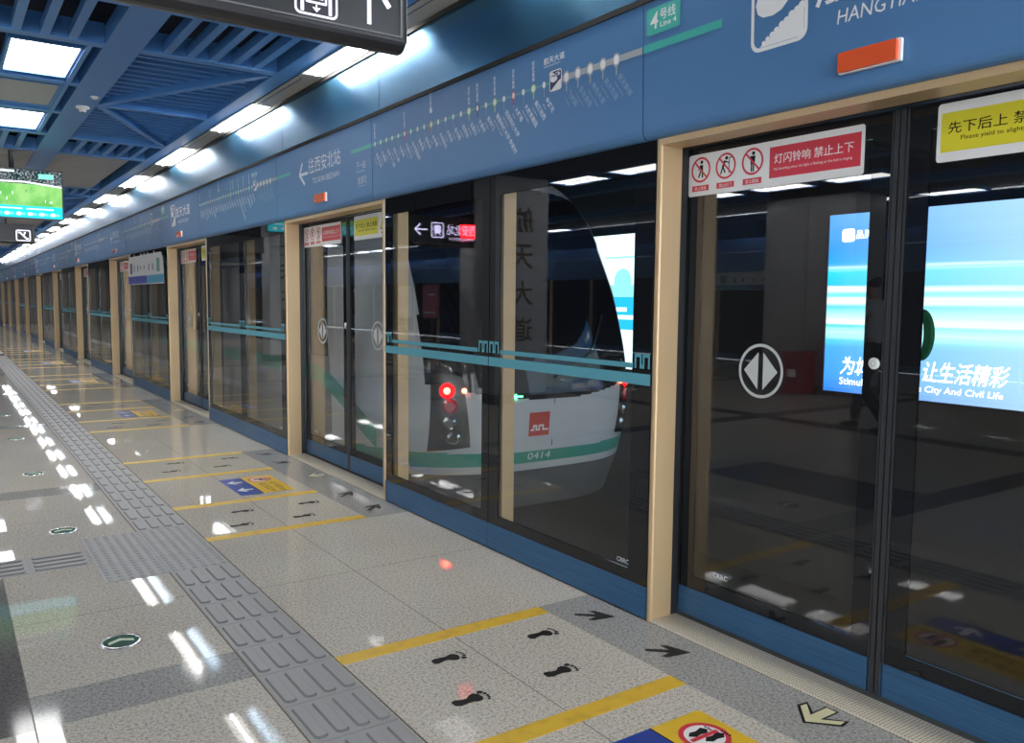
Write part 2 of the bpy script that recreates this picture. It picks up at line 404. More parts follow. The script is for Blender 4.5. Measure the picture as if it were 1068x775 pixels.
# ------------------------------------------------------------------ lamp strip
def strip_lamp():
    r = thing('ceiling_strip_lamp', (2.45, 0, ZC), 'x', 'lamp', 'lit strip lamps above the screen doors')
    m = MB(); m.box(-.10, -.088, 0, 1.42, -.004, .08); m.box(.072, .084, 0, 1.42, -.004, .08); m.box(-.088, .072, 0, .012, 0, .08); m.box(-.088, .072, 1.408, 1.42, 0, .08); m.box(-.088, .072, .012, 1.408, .035, .08)
    m.build('housing', [WPLAS], r)
    m = MB(); m.box(-.088, .072, .012, 1.408, .004, .03); m.build('diffuser', [LAMP], r)
    m = MB(); m.tube([(0, .05, -.006), (0, 1.37, -.006)], .011, 8); m.build('tube', [TUBE], r)
    m = MB(); m.tube([(-.06, .03, -.001), (-.06, .05, -.012), (-.06, .075, -.012)], .006, 6); m.build('latch', [WPLAS], r)
    return r
def lamp_cover():
    r = thing('lamp_cover', (2.45, 0, ZC), 'x', 'cover plate', 'grey cover plates between the strip lamps')
    m = MB(); m.box(-.086, .084, 0, 1.24, -.002, .02); m.build('plate', [COVER], r)
    m = MB(); m.box(-.045, -.038, .15, 1.1, -.004, -.002); m.build('slot', [DARKM], r)
    m = MB(); m.prism([(-.05, 1.14), (.0, 1.14), (.03, 1.22), (-.05, 1.22)], FZ(0, 0, -.0065), 0, .004); m.build('end_clip', [COVER], r)
    return r
LP = 2.68
sl, lc = strip_lamp(), lamp_cover()
i = 0
for n in range(-3, 16):
    y = 7.57 + LP * n
    ol = ['ceiling'] 
    lab = 'lit white strip lamp above the screen doors, %s'
    if n == -3: w = 'hidden behind the near black sign'
    elif n == -2: w = 'above the nearest doorway'
    elif n == -1: w = 'touching the corner of the near black sign'
    else: w = '%s lamp beyond the near black sign' % ORD[n]
    o = sl if n == -3 else dup(sl, (2.45, y, ZC)); o.location = (2.45, y, ZC); o['label'] = lab % w
    w2 = w.replace('lamp beyond', 'gap beyond')
    o = lc if n == -3 else dup(lc, (2.45, y + 1.42, ZC)); o.location = (2.45, y + 1.42 + .01, ZC); o['label'] = 'grey blank cover plate between strip lamps, ' + w2
bk = MB(); bk.box(-3.4, -1.25, 4.72, 4.9, 2.98, ZC + .1, 0); struct(bk, 'trim_5', [CBLUE])
for x0, w in ((-1.36, 'nearer'), (-2.55, 'farther')):
    m = MB(); m.box(x0 - .72, x0, 4.66, 4.715, 3.09, 3.13)
    tag(m.build('ceiling_strip_lamp', [PANEL]), 'slim cross lamp on a blue beam, %s one, reflected atop the nearest doorway' % w, 'lamp')
# opposite lamps
lo = MB()
for n in range(-4, 16): lo.box(XO + .04, XO + .22, 7.2 + LP * n, 8.62 + LP * n, ZC, ZC + .03, 0)
lo2 = MB()
for n in range(-4, 16):
    m = MB(); m.box(-.09, .09, 0, 1.42, 0, .03)
    o = m.build('ceiling_strip_lamp', [LAMP], None, (XO + .13, 7.2 + LP * n, ZC + .10)) if n == -4 else dup(o, (XO + .13, 7.2 + LP * n, ZC + .10))
    tag(o, 'lit strip lamp over the far side of the platform, reflected in the door glass', 'lamp', 'strip lamps of the far platform side')

# ------------------------------------------------------------------ header panels
def rrect(u0, v0, u1, v1, r, n=5):
    P = []
    for cx, cy, a in ((u1 - r, v0 + r, -PI / 2), (u1 - r, v1 - r, 0), (u0 + r, v1 - r, PI / 2), (u0 + r, v0 + r, PI)):
        P += [(cx + r * math.cos(a + PI / 2 * k / n), cy + r * math.sin(a + PI / 2 * k / n)) for k in range(n + 1)]
    return P
def header_shell(mb, w, g=.004):
    """rounded cover panel; local: x 0 at the front, y 0 at its far (left) edge, running to -w"""
    H0, H1, r = ZH0, ZH1, .035
    prof = [(.095, H0)] + [(r - r * math.sin(a), H0 + r - r * math.cos(a)) for a in [PI / 2 * k / 5 for k in range(6)]]
    prof += [(-.012, H1 - .006), (-.008, H1), (.095, H1)]
    n = len(prof)
    vs = [(x, -g, z) for x, z in prof] + [(x, -w + g, z) for x, z in prof]
    mb.raw(vs, [(i, i + 1, n + i + 1, n + i) for i in range(n - 1)] + [tuple(range(n))[::-1], tuple(range(n, 2 * n)), (n - 1, 0, n, 2 * n - 1)], 0)
def FH(u, v, d=0):
    t = (v - ZH0 - .035) / (ZH1 - ZH0 - .043)
    return (-.012 * t - .0008 - d, -u, v)
def sz(z): return 1.42 + (z - 1.42) * .99
ZL = sz(2.495)
STN = ['西安北站', '元朔路', '凤城十二路', '凤城九路', '文景路', '行政中心', '市中医医院', '常青路', '百花村', '余家寨', '大明宫北', '大明宫', '含元殿', '西安站', '五路口', '大差市', '和平门', '建筑科技大学·李家村', '西安科技大学', '大雁塔', '大唐芙蓉园', '曲江池西', '金滹沱']
PYN = ["Xi'anbeizhan", 'Yuanshuo Lu', "Fengcheng 12-Lu", 'Fengcheng 9-Lu', 'Wenjing Lu', 'Xingzheng Zhongxin', 'Shizhongyi Yiyuan', 'Changqing Lu', 'Baihuacun', 'Yujiazhai', 'Damingong Bei', 'Daminggong', 'Hanyuandian', "Xi'anzhan", 'Wulukou', 'Dachaishi', 'Hepingmen', 'Jianzhu Keji Daxue · Lijiacun', "Xi'an Keji Daxue", 'Dayanta', 'Datang Furongyuan', 'Qujiangchi Xi', 'Jinhutuo']
ST2 = ['飞天路', '东长安街', '神舟大道', '航天东路', '航天新城']; PY2 = ['Feitian Lu', "Dongchang'an Jie", 'Shenzhou Dadao', 'Hangtian Donglu', 'Hangtian Xincheng']
US = [.056, .145, .235, .323, .413, .502, .59, .68, .768, .857, .946, 1.035, 1.125, 1.214, 1.303, 1.393, 1.482, 1.571, 1.66, 1.75, 1.84, 1.929, 2.019]
U2 = [2.199, 2.286, 2.377, 2.467, 2.559]
TRC = {0: None, 5: 'r', 9: 'o', 14: 'g', 15: 'k', 17: 'y', 19: 'r', 21: 'y'}
OCH = mat('ochre_print', (.55, .36, .10), .4); LIME = mat('lime_print', (.40, .62, .16), .4); RDOT = mat('crimson_print', (.55, .05, .10), .4); NAVY = mat('navy_print', (.02, .03, .10), .4)
def apsara(mb, u, v, w, h, F, m0=0):
    """small flying-figure emblem in a rounded frame"""
    t = w * .055
    mb_out = rrect(u, v, u + w, v + h, w * .16); mb_in = rrect(u + t, v + t, u + w - t, v + h - t, w * .12); n = len(mb_out)
    for i in range(n): mb.poly([mb_in[i], mb_out[i], mb_out[(i + 1) % n], mb_in[(i + 1) % n]], F, 0, m0)
    P = lambda pts: [(u + w * x, v + h * y) for x, y in pts]
    # rising cloud bank along the lower right
    mb.poly(P([(.16, .055), (.9, .055), (.94, .12), (.94, .46), (.80, .38), (.66, .31), (.52, .23), (.38, .16), (.26, .11)]), F, .0002, m0)
    for q, (x, y, rr) in enumerate(((.90, .44, .06), (.82, .40, .055), (.73, .36, .06), (.64, .31, .05), (.56, .27, .055), (.47, .22, .05), (.39, .18, .045), (.31, .14, .04), (.24, .10, .035))):
        mb.disc(u + w * x, v + h * y, w * rr, F, .0003 + .00002 * q, m0, 16)
    # body, skirt and drapery of the flying figure
    mb.poly(P([(.08, .62), (.12, .50), (.22, .44), (.40, .43), (.55, .47), (.66, .56), (.62, .66), (.48, .68), (.36, .66), (.28, .72), (.20, .74), (.12, .72)]), F, .0002, m0)
    mb.poly(P([(.10, .74), (.20, .76), (.24, .86), (.18, .95), (.10, .95), (.075, .86)]), F, .0002, m0)
    mb.disc(u + w * .30, v + h * .85, w * .065, F, .0002, m0, 14)
    mb.stroke(P([(.26, .74), (.38, .80), (.46, .76), (.58, .86), (.72, .84), (.80, .92)]), w * .035, F, .0002, m0)
    mb.stroke(P([(.36, .68), (.48, .72), (.58, .70), (.70, .74), (.78, .70)]), w * .03, F, .0003, m0)
    mb.poly(P([(.72, .72), (.80, .70), (.86, .76), (.84, .82), (.77, .84), (.72, .79)]), F, .0002, m0)
def map_panel():
    r = thing('header_panel', (XH, 5.37, 0), 'x', 'header panel', 'route map panels of the header')
    m = MB(); header_shell(m, 2.697); m.build('cover', [BLUE], r)
    k = .988
    ln = MB()
    ln.rect(0.0, ZL - .006, .50 * k, ZL + .006, FH, 0, 7); ln.rect(.5 * k, ZL - .005, 2.06 * k, ZL + .005, FH, 0, 8); ln.rect(2.16 * k, ZL - .014, 2.693, ZL + .014, FH, 0, 6)
    dt = ln; MI = {'r': 1, 'o': 2, 'g': 3, 'k': 4, 'y': 5, None: 0}
    for i, u in enumerate(US):
        u *= k; c = TRC.get(i, 'x')
        dt.rect(u - .0018, ZL - .06, u + .0018, ZL - .01, FH, .0002, 6)
        if c in ('r', 'o', 'k', 'g', 'y'):
            dt.disc(u, ZL, .021, FH, .0004, MI[c], 14); dt.rect(u - .005, ZL - .05, u + .005, ZL, FH, .0003, MI[c]); dt.disc(u, ZL, .0125, FH, .0006, 0, 12, .016)
        else: dt.disc(u, ZL, .0125, FH, .0005, 0, 12, .016)
        if i == 9: dt.disc(u, ZL + .082, .016, FH, .0005, 0, 12)
    for u in U2:
        u *= k
        dt.disc(u, ZL, .026, FH, .0004, 6, 16, .03); dt.disc(u, ZL, .0175, FH, .0006, 0, 14, .021); dt.rect(u - .0045, ZL - .065, u + .0045, ZL - .02, FH, .0003, 6)
    dt.build('route_diagram', [WHITE, RDOT, OCH, LIME, NAVY, LIME, GREYP, TEAL, LTEAL], r)
    tx = MB(); a = -.9
    for i, u in enumerate(US):
        u *= k
        tx.text(STN[i], u + .006, ZL - .076, .030, FH, .0002, 0, a, None, 0, .012); tx.text(PYN[i], u - .014, ZL - .093, .0105, FH, .0002, 0, a, None, 0, .012)
        if i in TRC:
            n = {0: '换乘2号线', 5: '换乘2号线', 9: '换乘8号线', 14: '换乘1号线', 15: '换乘6号线', 17: '换乘5号线', 19: '换乘3号线', 21: '换乘8号线'}[i]
            tx.text(n, u + .010, ZL + .035 + (.06 if i == 9 else 0), .021, FH, .0002, 0, PI / 2, None, 0, .012)
    tx.text('航天大道', 2.018 * k, sz(2.588), .033, FH, .0002, 1, 0, .165, 0, .01); tx.text('HANGTIANDADAO', 2.02 * k, sz(2.574), .008, FH, .0002, 0, 0, .13)
    for i, u in enumerate(U2):
        u *= k
        tx.text(ST2[i], u + .006, ZL - .078, .030, FH, .0002, 2, a); tx.text(PY2[i], u - .016, ZL - .095, .011, FH, .0002, 2, a)
    tx.build('lettering', [PALE, WHITE, DIM], r)
    em = MB(); em.poly(rrect(2.062 * k, sz(2.447), 2.163 * k, sz(2.549), .014), FH, .0004, 1); apsara(em, 2.064 * k, sz(2.449), .097, .098, lambda u, v, d=0: FH(u, v, d + .0006), 0)
    em.build('station_emblem', [WHITE, NAVY], r)
    return r
def name_panel():
    r = thing('header_panel', (XH, 2.673, 0), 'x', 'header panel', 'station name panels of the header')
    m = MB(); header_shell(m, 1.978); m.build('cover', [BLUE], r)
    k = .988
    m = MB(); m.poly(rrect(.022, sz(2.543), .214, sz(2.653), .012), FH, .0002, 0); m.poly(rrect(.025, sz(2.546), .211, sz(2.650), .010), FH, .0004, 1)
    m.text('4', .040, sz(2.566), .068, FH, .0006, 2, 0, .046, .1, .008); m.text('号线', .099, sz(2.594), .044, FH, .0006, 2, 0, .09, 0, .01); m.text('Line 4', .101, sz(2.566), .022, FH, .0006, 2, 0, .092, 0, .01)
    m.build('line_badge', [LTEAL, TEAL, WHITE], r)
    m = MB(); m.rect(.004, ZL - .0155, .437 * k, ZL + .0155, FH, .0002, 0); m.build('route_line', [TEAL], r)
    m = MB(); apsara(m, .579 * k, sz(2.343), .243, .268, FH, 0); m.build('station_emblem', [WHITE], r)
    m = MB(); m.text('航天大道', .845, sz(2.432), .135, FH, .0002, 0, 0, .72, 0, .012); m.text('HANGTIAN DADAO', .93, sz(2.357), .046, FH, .0002, 0, 0, .555, .12)
    m.build('lettering', [WHITE], r); return r
def direction_panel():
    r = thing('header_panel', (XH, 7.348, 0), 'x', 'header panel', 'direction panels of the header')
    m = MB(); header_shell(m, 1.978); m.build('cover', [BLUE], r); q = .93
    m = MB(); m.rect(.004, ZL - .012, .388 * q, ZL + .012, FH, .0002, 0); m.rect(1.63, ZL - .0135, 1.974, ZL + .0135, FH, .0002, 0); m.build('route_line', [TEAL], r)
    m = MB(); c = sz(2.452)
    m.stroke([(.695 * q, c + .09), (.618 * q, c), (.74 * q, c - .085)], .026, FH, .0002, 0); m.rect(.63 * q, c - .012, .82 * q, c + .012, FH, .0003, 0)
    m.text('往西安北站', .84 * q, sz(2.437), .122, FH, .0002, 0, 0, .70 * q)
    m.text("TO XI'AN BEIZHAN", .926 * q, sz(2.352), .046, FH, .0002, 0, 0, .58 * q)
    m.text('下一站', 1.845 * q, sz(2.355), .055, FH, .0002, 0, 0, .165 * q); m.text('Next Station', 1.85 * q, sz(2.335), .012, FH, .0002, 0, 0, .15 * q)
    m.text('金滹沱', 1.862 * q, sz(2.25), .055, FH, .0002, 0, 0, .165 * q); m.text('Jinhutuo', 1.875 * q, sz(2.230), .012, FH, .0002, 0, 0, .13 * q)
    m.build('lettering', [PALE], r); return r
def upper_panel(w):
    m = MB(); m.box(.004, .034, -w + .003, -.003, 2.700, ZC + .02, 0)
    return m
def status_lamp():
    r = thing('door_lamp', (XH, 0, 0), 'x', 'lamp', 'orange door lamps on the header')
    F = lambda u, v, d=0: (-d - .004, -u, v)
    m = MB(); m.prism(rrect(-.108, 2.176, .108, 2.247, .004, 2), F, .0045, .018); m.build('base', [WPLAS], r)
    m = MB(); m.prism(rrect(-.104, 2.180, .100, 2.243, .004, 2), F, .018, .032); m.build('cover', [ORANGE], r); return r
pm, pn, pd, ps = map_panel(), name_panel(), direction_panel(), status_lamp()
umap = upper_panel(2.697).build('upper_panel', [UPPER], None, (2.55, 5.37, 0)); udoor = upper_panel(1.978).build('upper_panel', [UPPER], None, (2.55, 2.673, 0))
for k in range(NB):
    dy = PIT * k
    o = pm if k == 0 else dup(pm, (XH, 5.37 + dy, 0)); o['label'] = 'blue header panel printed with the station route map, left of the ' + DW(k)
    if k % 2 == 0:
        o = pn if k == 0 else dup(pn, (XH, 2.673 + dy, 0)); o['label'] = 'blue header panel with station name and emblem above the ' + DW(k)
    else:
        o = pd if k == 1 else dup(pd, (XH, 2.673 + dy, 0)); o['label'] = 'blue header panel with left arrow and direction text above the ' + DW(k)
    o = ps if k == 0 else dup(ps, (XH, C0 + dy, 0)); o.location = (XH, C0 + dy - .02, 0); o['label'] = 'orange box lamp low on the header above the ' + DW(k)
    o = umap if k == 0 else dup(umap, (2.55, 5.37 + dy, 0)); tag(o, 'glossy blue upper wall panel over the glass left of the ' + DW(k), 'wall panel', 'glossy blue panels above the header')
    o = udoor if k == 0 else dup(udoor, (2.55, 2.673 + dy, 0)); tag(o, 'glossy blue upper wall panel over the ' + DW(k), 'wall panel', 'glossy blue panels above the header')
# plain continuation to the right of the picture
wr = MB(); wr.box(XH, 2.6, -8, .69, ZH0, ZH1); wr.box(2.55, 2.58, -8, .69, 2.69, 3.17, 1); wr.box(XF, 2.6, -8, .60, .15, ZH0, 2); wr.box(XF, 2.6, -8, .60, .0, .15, 3)
struct(wr, 'wall_side', [BLUE, UPPER, BLACK, KICK])

# ------------------------------------------------------------------ screen door modules
def door_frame():
    r = thing('door_frame', (XF, C0, 0), 'x', 'door frame', 'champagne metal door frames')
    def jamb(y0, y1, nm):
        m = MB(); a, c = y0, y1; rr = .01
        pts = [(.125, a), (.125, c), (rr, c), (rr * .3, c - rr * .3), (0, c - rr), (0, a + rr), (rr * .3, a + rr * .3), (rr, a)]
        m.prism(pts, lambda u, v, d=0: (u, v, d), .0, 2.112); m.build(nm, [TAN], r)
    jamb(.968, .998, 'jamb'); jamb(-1.018, -.988, 'jamb')
    m = MB(); m.box(.0, .125, -.988, .968, 2.085, 2.112); m.build('lintel', [TAN], r)
    m = MB(); m.box(.125, .165, .97, .998, 0.012, 2.112); m.box(.125, .165, -1.018, -.99, .012, 2.112); m.box(.125, .165, -.99, .97, 2.083, 2.112); m.build('inner_frame', [DARKM], r)
    return r
def leaf(side):
    """one sliding leaf; side=+1 the left (far) leaf, -1 the right"""
    r = thing('sliding_door', (XD, C0, 0), 'x', 'door', 'sliding glass door leaves')
    y0, y1 = (.012, .966) if side > 0 else (-.986, -.012)
    z0, z1 = .022, 2.08
    sw_in = .092
    gy0, gy1 = (y0 + sw_in, y1 - .075) if side > 0 else (y0 + .075, y1 - sw_in)
    m = MB(); m.box(0.002, .010, gy0, gy1, .20, 2.0); m.build('glass_pane', [GLASS], r)
    m = MB(); m.box(.0016, .0106, y0, gy0, .145, z1); m.box(.0016, .0106, gy1, y1, .145, z1); m.box(.0016, .0106, gy0, gy1, .145, .20); m.box(.0016, .0106, gy0, gy1, 2.0, z1); m.build('black_border', [BLACK], r)
    m = MB(); m.box(-.004, .025, y0, y1, z0, .145); m.build('kick_plate', [KICK], r)
    m = MB()
    if side > 0: m.box(-.006, .03, .003, .020, z0, z1); m.box(-.004, .03, .024, .030, z0, z1)
    else: m.box(-.006, .03, -.020, -.003, z0, z1); m.box(-.004, .03, -.030, -.024, z0, z1)
    m.build('rubber_edge', [RUB], r)
    F = FX(-.0022, 0, 0)
    yc_ = 2.182 - C0 if side > 0 else -(2.182 - C0)
    m = MB(); m.ring(-yc_, 1.148, .098, .110, F, 0, 0, 40); m.poly([(-yc_ - .012, 1.072), (-yc_ - .012, 1.224), (-yc_ - .083, 1.148)], F, 0, 0); m.poly([(-yc_ + .012, 1.224), (-yc_ + .012, 1.072), (-yc_ + .083, 1.148)], F, 0, 0)
    m.build('slide_symbol', [mat('pale_glass_film', (.55, .57, .56), .5)], r)
    Y = lambda y: -(y - C0)      # world y of the first doorway -> u
    if side > 0:
        s = MB(); s.poly(rrect(Y(2.602), 1.880, Y(1.762), 2.057, .012), F, .0, 0)
        s.rect(Y(2.173), 1.912, Y(1.776), 2.032, F, .0003, 1)
        for i, yy in enumerate((2.533, 2.396, 2.257)):
            u = Y(yy); s.ring(u, 1.990, .045, .054, F, .0006, 1, 32)
            # walking / leaning / standing figures
            s.disc(u + .004, 2.022, .008, F, .0003, 2, 12)
            if i == 0: s.poly([(u - .006, 2.010), (u + .012, 2.010), (u + .012, 1.985), (u - .004, 1.985)], F, .0003, 2); s.stroke([(u + .0, 1.986), (u - .012, 1.958)], .008, F, .0003, 2); s.stroke([(u + .008, 1.986), (u + .010, 1.956)], .008, F, .0003, 2); s.stroke([(u - .004, 2.008), (u - .014, 1.988)], .005, F, .0003, 2)
            elif i == 1: s.stroke([(u - .004, 2.012), (u - .016, 1.985)], .012, F, .0003, 2); s.stroke([(u - .016, 1.986), (u - .026, 1.958)], .007, F, .0003, 2); s.stroke([(u - .014, 1.986), (u - .002, 1.962)], .007, F, .0003, 2); s.stroke([(u - .004, 2.010), (u + .016, 2.002)], .005, F, .0003, 2); s.stroke([(u + .018, 1.958), (u + .018, 2.022), (u + .032, 2.022)], .004, F, .0003, 2)
            else: s.poly([(u - .012, 2.012), (u + .014, 2.012), (u + .011, 1.980), (u - .009, 1.980)], F, .0003, 2); s.rect(u - .008, 1.950, u - .001, 1.981, F, .0003, 2); s.rect(u + .002, 1.950, u + .009, 1.981, F, .0003, 2)
            s.stroke([(u - .035, 2.025), (u + .035, 1.955)], .008, F, .0008, 1)
            s.rect(u - .047, 1.900, u + .047, 1.924, F, .0003, 1); s.text(('禁止倚靠', '禁止扒门', '禁止翻越')[i], u, 1.904, .015, F, .0006, 3, 0, .066, 0, 0, True)
        s.text('灯闪铃响 禁止上下', Y(2.150), 1.966, .038, F, .0006, 3, 0, .345, 0, .006); s.text('No boarding when the light is flashing or the bell is ringing', Y(2.150), 1.938, .013, F, .0006, 3, 0, .34)
        s.build('warning_sticker', [WPLAS, REDP, BLKP, WHITE], r)
        kb = MB(); kb.lathe([(0, -.006), (.018, -.006), (.021, -.004), (.021, 0)], (0, 1.689 - C0, 1.212), 20, 0, 'x'); kb.lathe([(.008, -.0065), (.010, -.0065)], (0, 1.689 - C0, 1.212), 12, 1, 'x'); kb.build('lock_button', [WPLAS, GREYP], r)
        t = MB(); t.text('CRRC', Y(2.40), .232, .022, FX(.0015, 0, 0), 0, 0); t.build('maker_mark', [PALE], r)
    else:
        s = MB(); s.poly(rrect(Y(1.503), 1.885, Y(.74), 2.073, .012), F, 0, 0); s.rect(Y(1.490), 1.916, Y(1.06), 2.042, F, .0003, 1)
        s.text('先下后上 禁止倚靠', Y(1.467), 1.973, .038, F, .0006, 2, 0, .385, 0, .006); s.text('Please yield to alighting passengers', Y(1.425), 1.946, .018, F, .0006, 2, 0, .32, 0, .006)
        for u in (Y(.98), Y(.84)):
            s.poly([(u - .05, 1.945), (u + .05, 1.945), (u, 2.035)], F, .0003, 2); s.poly([(u - .036, 1.953), (u + .036, 1.953), (u, 2.018)], F, .0006, 1); s.rect(u - .005, 1.958, u + .005, 1.99, F, .0008, 2); s.rect(u - .03, 1.915, u + .03, 1.925, F, .0004, 2)
        s.build('warning_sticker', [WPLAS, YELP, BLKP], r)
        h = MB(); yy = 1.540 - C0
        h.prism([(-yy + .045 * math.sin(t) - .0, 1.318 + .088 * math.cos(t)) for t in [PI * q / 16 for q in range(17)]][::-1] + [(-yy + .018 * math.sin(t), 1.318 + .062 * math.cos(t)) for t in [PI * q / 16 for q in range(17)]], FX(0, 0, 0), -.034, -.012); h.build('handle', [mat('green_handle', (.012, .11, .045), .3)], r)
    return r
def sill():
    m = MB(); m.box(.0, .150, -.985, .965, 0, .012); return m.build('door_sill', [SILL], None, (XF + .003, C0, 0))
def crenel(mb, u, s, F):
    """city-wall motif: two merlons; s=+1 grows right"""
    z0, t = 1.128, .019
    for i in range(2):
        a = u + s * (.008 + i * .052)
        p = [(a, z0), (a, z0 + .062), (a + s * .045, z0 + .062), (a + s * .045, z0)]
        mb.rect(min(a, a + s * .011), z0, max(a, a + s * .011), z0 + .066, F, .0002, 0); mb.rect(min(a + s * .034, a + s * .045), z0, max(a + s * .034, a + s * .045), z0 + .066, F, .0002, 0)
        mb.rect(min(a, a + s * .045), z0 + .05, max(a, a + s * .045), z0 + .066, F, .0004, 0)
        if i == 0: mb.rect(min(a + s * .045, a + s * .052), z0, max(a + s * .045, a + s * .052), z0 + .018, F, .0004, 0)
def fixed_panel(w, which):
    """fixed glazing; local y from 0 (far, left edge) to -w"""
    r = thing('fixed_glass_panel', (XF, 0, 0), 'x', 'glass panel', 'fixed glass panels between the doorways')
    fl_, fr_ = (.115, .10) if which == 'l' else (.10, .125)
    if which == 'l': fl_, fr_ = .10, .075
    F = FX(-.0022, 0, 0); g = .003
    m = MB(); m.box(.002, .012, -w + fr_, -fl_, .205, 2.0); m.build('glass_pane', [GLASS], r)
    m = MB(); m.box(.0016, .0126, -fl_, -g, .15, 2.112); m.box(.0016, .0126, -w + g, -w + fr_, .15, 2.112); m.box(.0016, .0126, -w + fr_, -fl_, .15, .205); m.box(.0016, .0126, -w + fr_, -fl_, 2.0, 2.112); m.build('black_border', [BLACK], r)
    m = MB(); m.box(-.004, .03, -w + g, -g, .008, .15); m.build('kick_plate', [KICK], r)
    m = MB(); m.rect(g, 1.055, w - g, 1.105, F, 0, 0); m.rect(.115, 1.127, w - .115, 1.15, F, 0, 0); crenel(m, .0, 1, F); crenel(m, w, -1, F); m.build('wall_motif_stripe', [STRIPE], r)
    if which == 'l': m = MB(); m.box(-.002, .016, -w + g * 0, -w + g * 0 + .001, .15, .151)
    if which == 'f': pass
    m = MB(); m.box(.03, .11, -.10 if which == 'r' else -w + .02, -.02 if which == 'r' else -w + .10, 0.0, 2.10) if which == 'r' else m.box(.03, .11, -.14, -.06, .0, 2.10)
    m.build('support_post', [TAN], r)
    if which == 'r': t = MB(); t.text('CRRC', w - .20, .222, .022, FX(.0015, 0, 0), 0, 0); t.build('maker_mark', [PALE], r)
    else:
        e = MB(); e.box(-.001, .015, -.0035, -.0005, .15, 2.112); e.build('glass_edge', [WPLAS], r)
    return r
dfm, lfl, lfr, sl_ = door_frame(), leaf(1), leaf(-1), sill()
# the far (left) pane ends at the next doorway: its free edge shows as a pale line on the near side of that doorway
YA, YM, YB = 2.628, 3.935, 5.27
fpl, fpr = fixed_panel(YB - YM, 'l'), fixed_panel(YM - YA, 'r')
for k in range(NB):
    dy = PIT * k; D = DW(k)
    o = dfm if k == 0 else dup(dfm, (XF, C0 + dy, 0)); o.location = (XF, C0 + dy, 0); o['label'] = 'champagne metal frame around the ' + D
    o = lfl if k == 0 else dup(lfl, (XD, C0 + dy, 0)); o.location = (XD, C0 + dy, 0); o['label'] = 'left glass leaf with red warning sticker in the ' + D
    o = lfr if k == 0 else dup(lfr, (XD, C0 + dy, 0)); o.location = (XD, C0 + dy, 0); o['label'] = 'right glass leaf with yellow sticker in the ' + D
    if k:
        for ch in kids(o):
            if ch.name.startswith('handle'): bpy.data.objects.remove(ch)
    o = sl_ if k == 0 else dup(sl_, (XF + .003, C0 + dy, 0)); tag(o, 'perforated cream metal sill of the ' + D, 'door sill', 'cream sills of the doorways')
    o = fpl if k == 0 else dup(fpl, (XF, YB + dy, 0)); o.location = (XF, YB + dy, 0); o['label'] = 'left one of two striped fixed glass panels left of the ' + D
    o = fpr if k == 0 else dup(fpr, (XF, YM + dy, 0)); o.location = (XF, YM + dy, 0); o['label'] = 'right one of two striped fixed glass panels left of the ' + D

# train-shaped banners
def banner(F, name, loc, label):
    r = thing(name, loc, label, 'banner')
    m = MB(); W, H = 2.62, .44
    m.poly([(0, 0), (W, 0), (W, .12), (W - .05, .36), (W - .16, H), (.10, H), (.03, .36), (0, .12)], F, .002, 0)
    m.rect(.01, .015, 1.45, .13, F, .003, 1); m.rect(1.45, .015, W - .01, .13, F, .003, 2)
    for u in (.5, 1.05, 1.3, 1.55, 2.0): m.rect(u - .03, H, u + .03, H + .03, F, .002, 0)
    m.build('board', [WHITE, mat('violet_blue_print', (.05, .06, .40), .4), mat('sky_print', (.05, .38, .62), .4)], r)
    m = MB()
    for (u0, v0, u1, v1) in ((.18, .17, .36, .34), (.5, .2, .55, .3), (.78, .2, .84, .3), (.98, .23, 1.04, .28), (1.26, .23, 1.32, .28), (1.6, .2, 1.66, .3), (1.86, .2, 1.92, .3)): m.rect(u0, v0, u1, v1, F, .003, 0)
    m.rect(2.16, .17, 2.36, .36, F, .003, 1); m.build('print', [NAVY, LTEAL], r)
    return r
banner(FX(0, 0, 0), 'train_shaped_sign', (XF - .006, 14.76, 1.62), 'white train-shaped banner on the glass left of the third doorway from right')
banner(FXP(0, 0, 0), 'train_shaped_sign', (XO + .0, 12.2, 1.75), 'white train-shaped banner across the platform, seen reflected in the nearest left door leaf')

# ------------------------------------------------------------------ tactile paving
def tile_bars():
    m = MB(); w, l = .296, .283
    m.box(.002, .002 + w, .002, .002 + l, 0, .003)
    for i in range(4):
        x = .039 + i * .074; y0, y1 = .022, .265; h0, h1 = .024, .018
        def oct_(r, a, c, e): return [(x - r, a + e), (x - r + e, a), (x + r - e, a), (x + r, a + e), (x + r, c - e), (x + r - e, c), (x - r + e, c), (x - r, c - e)]
        A = [(p[0], p[1], .003) for p in oct_(h0, y0, y1, .012)]; Bq = [(p[0], p[1], .0095) for p in oct_(h1, y0 + .006, y1 - .006, .008)]
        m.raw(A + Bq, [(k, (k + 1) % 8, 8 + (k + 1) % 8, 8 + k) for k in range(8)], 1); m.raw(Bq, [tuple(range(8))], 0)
    return m
def tile_dots():
    m = MB(); m.box(.002, .303, .002, .298, 0, .003)
    for i in range(6):
        for j in range(6):
            c = (.0275 + .05 * i, .025 + .05 * j, .003); m.lathe([(.015, 0), (.0105, .005), (0, .0055)], c, 10)
    return m
TB = tile_bars().build('tactile_tile', [TACT, mat('shaded_grey_edge', (.15, .15, .152), .5)]); TD = tile_dots().build('blister_tile', [TACT])  # bar sides coloured darker, painting in their shading
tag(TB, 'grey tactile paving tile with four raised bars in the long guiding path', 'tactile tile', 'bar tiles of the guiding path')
tag(TD, 'x', 'tactile tile', 'blister tiles of the square pad')
pads = [4.45, 4.45 + 9.35 * 2, ]
first_b = True
y = 4.45 - .287 * 12
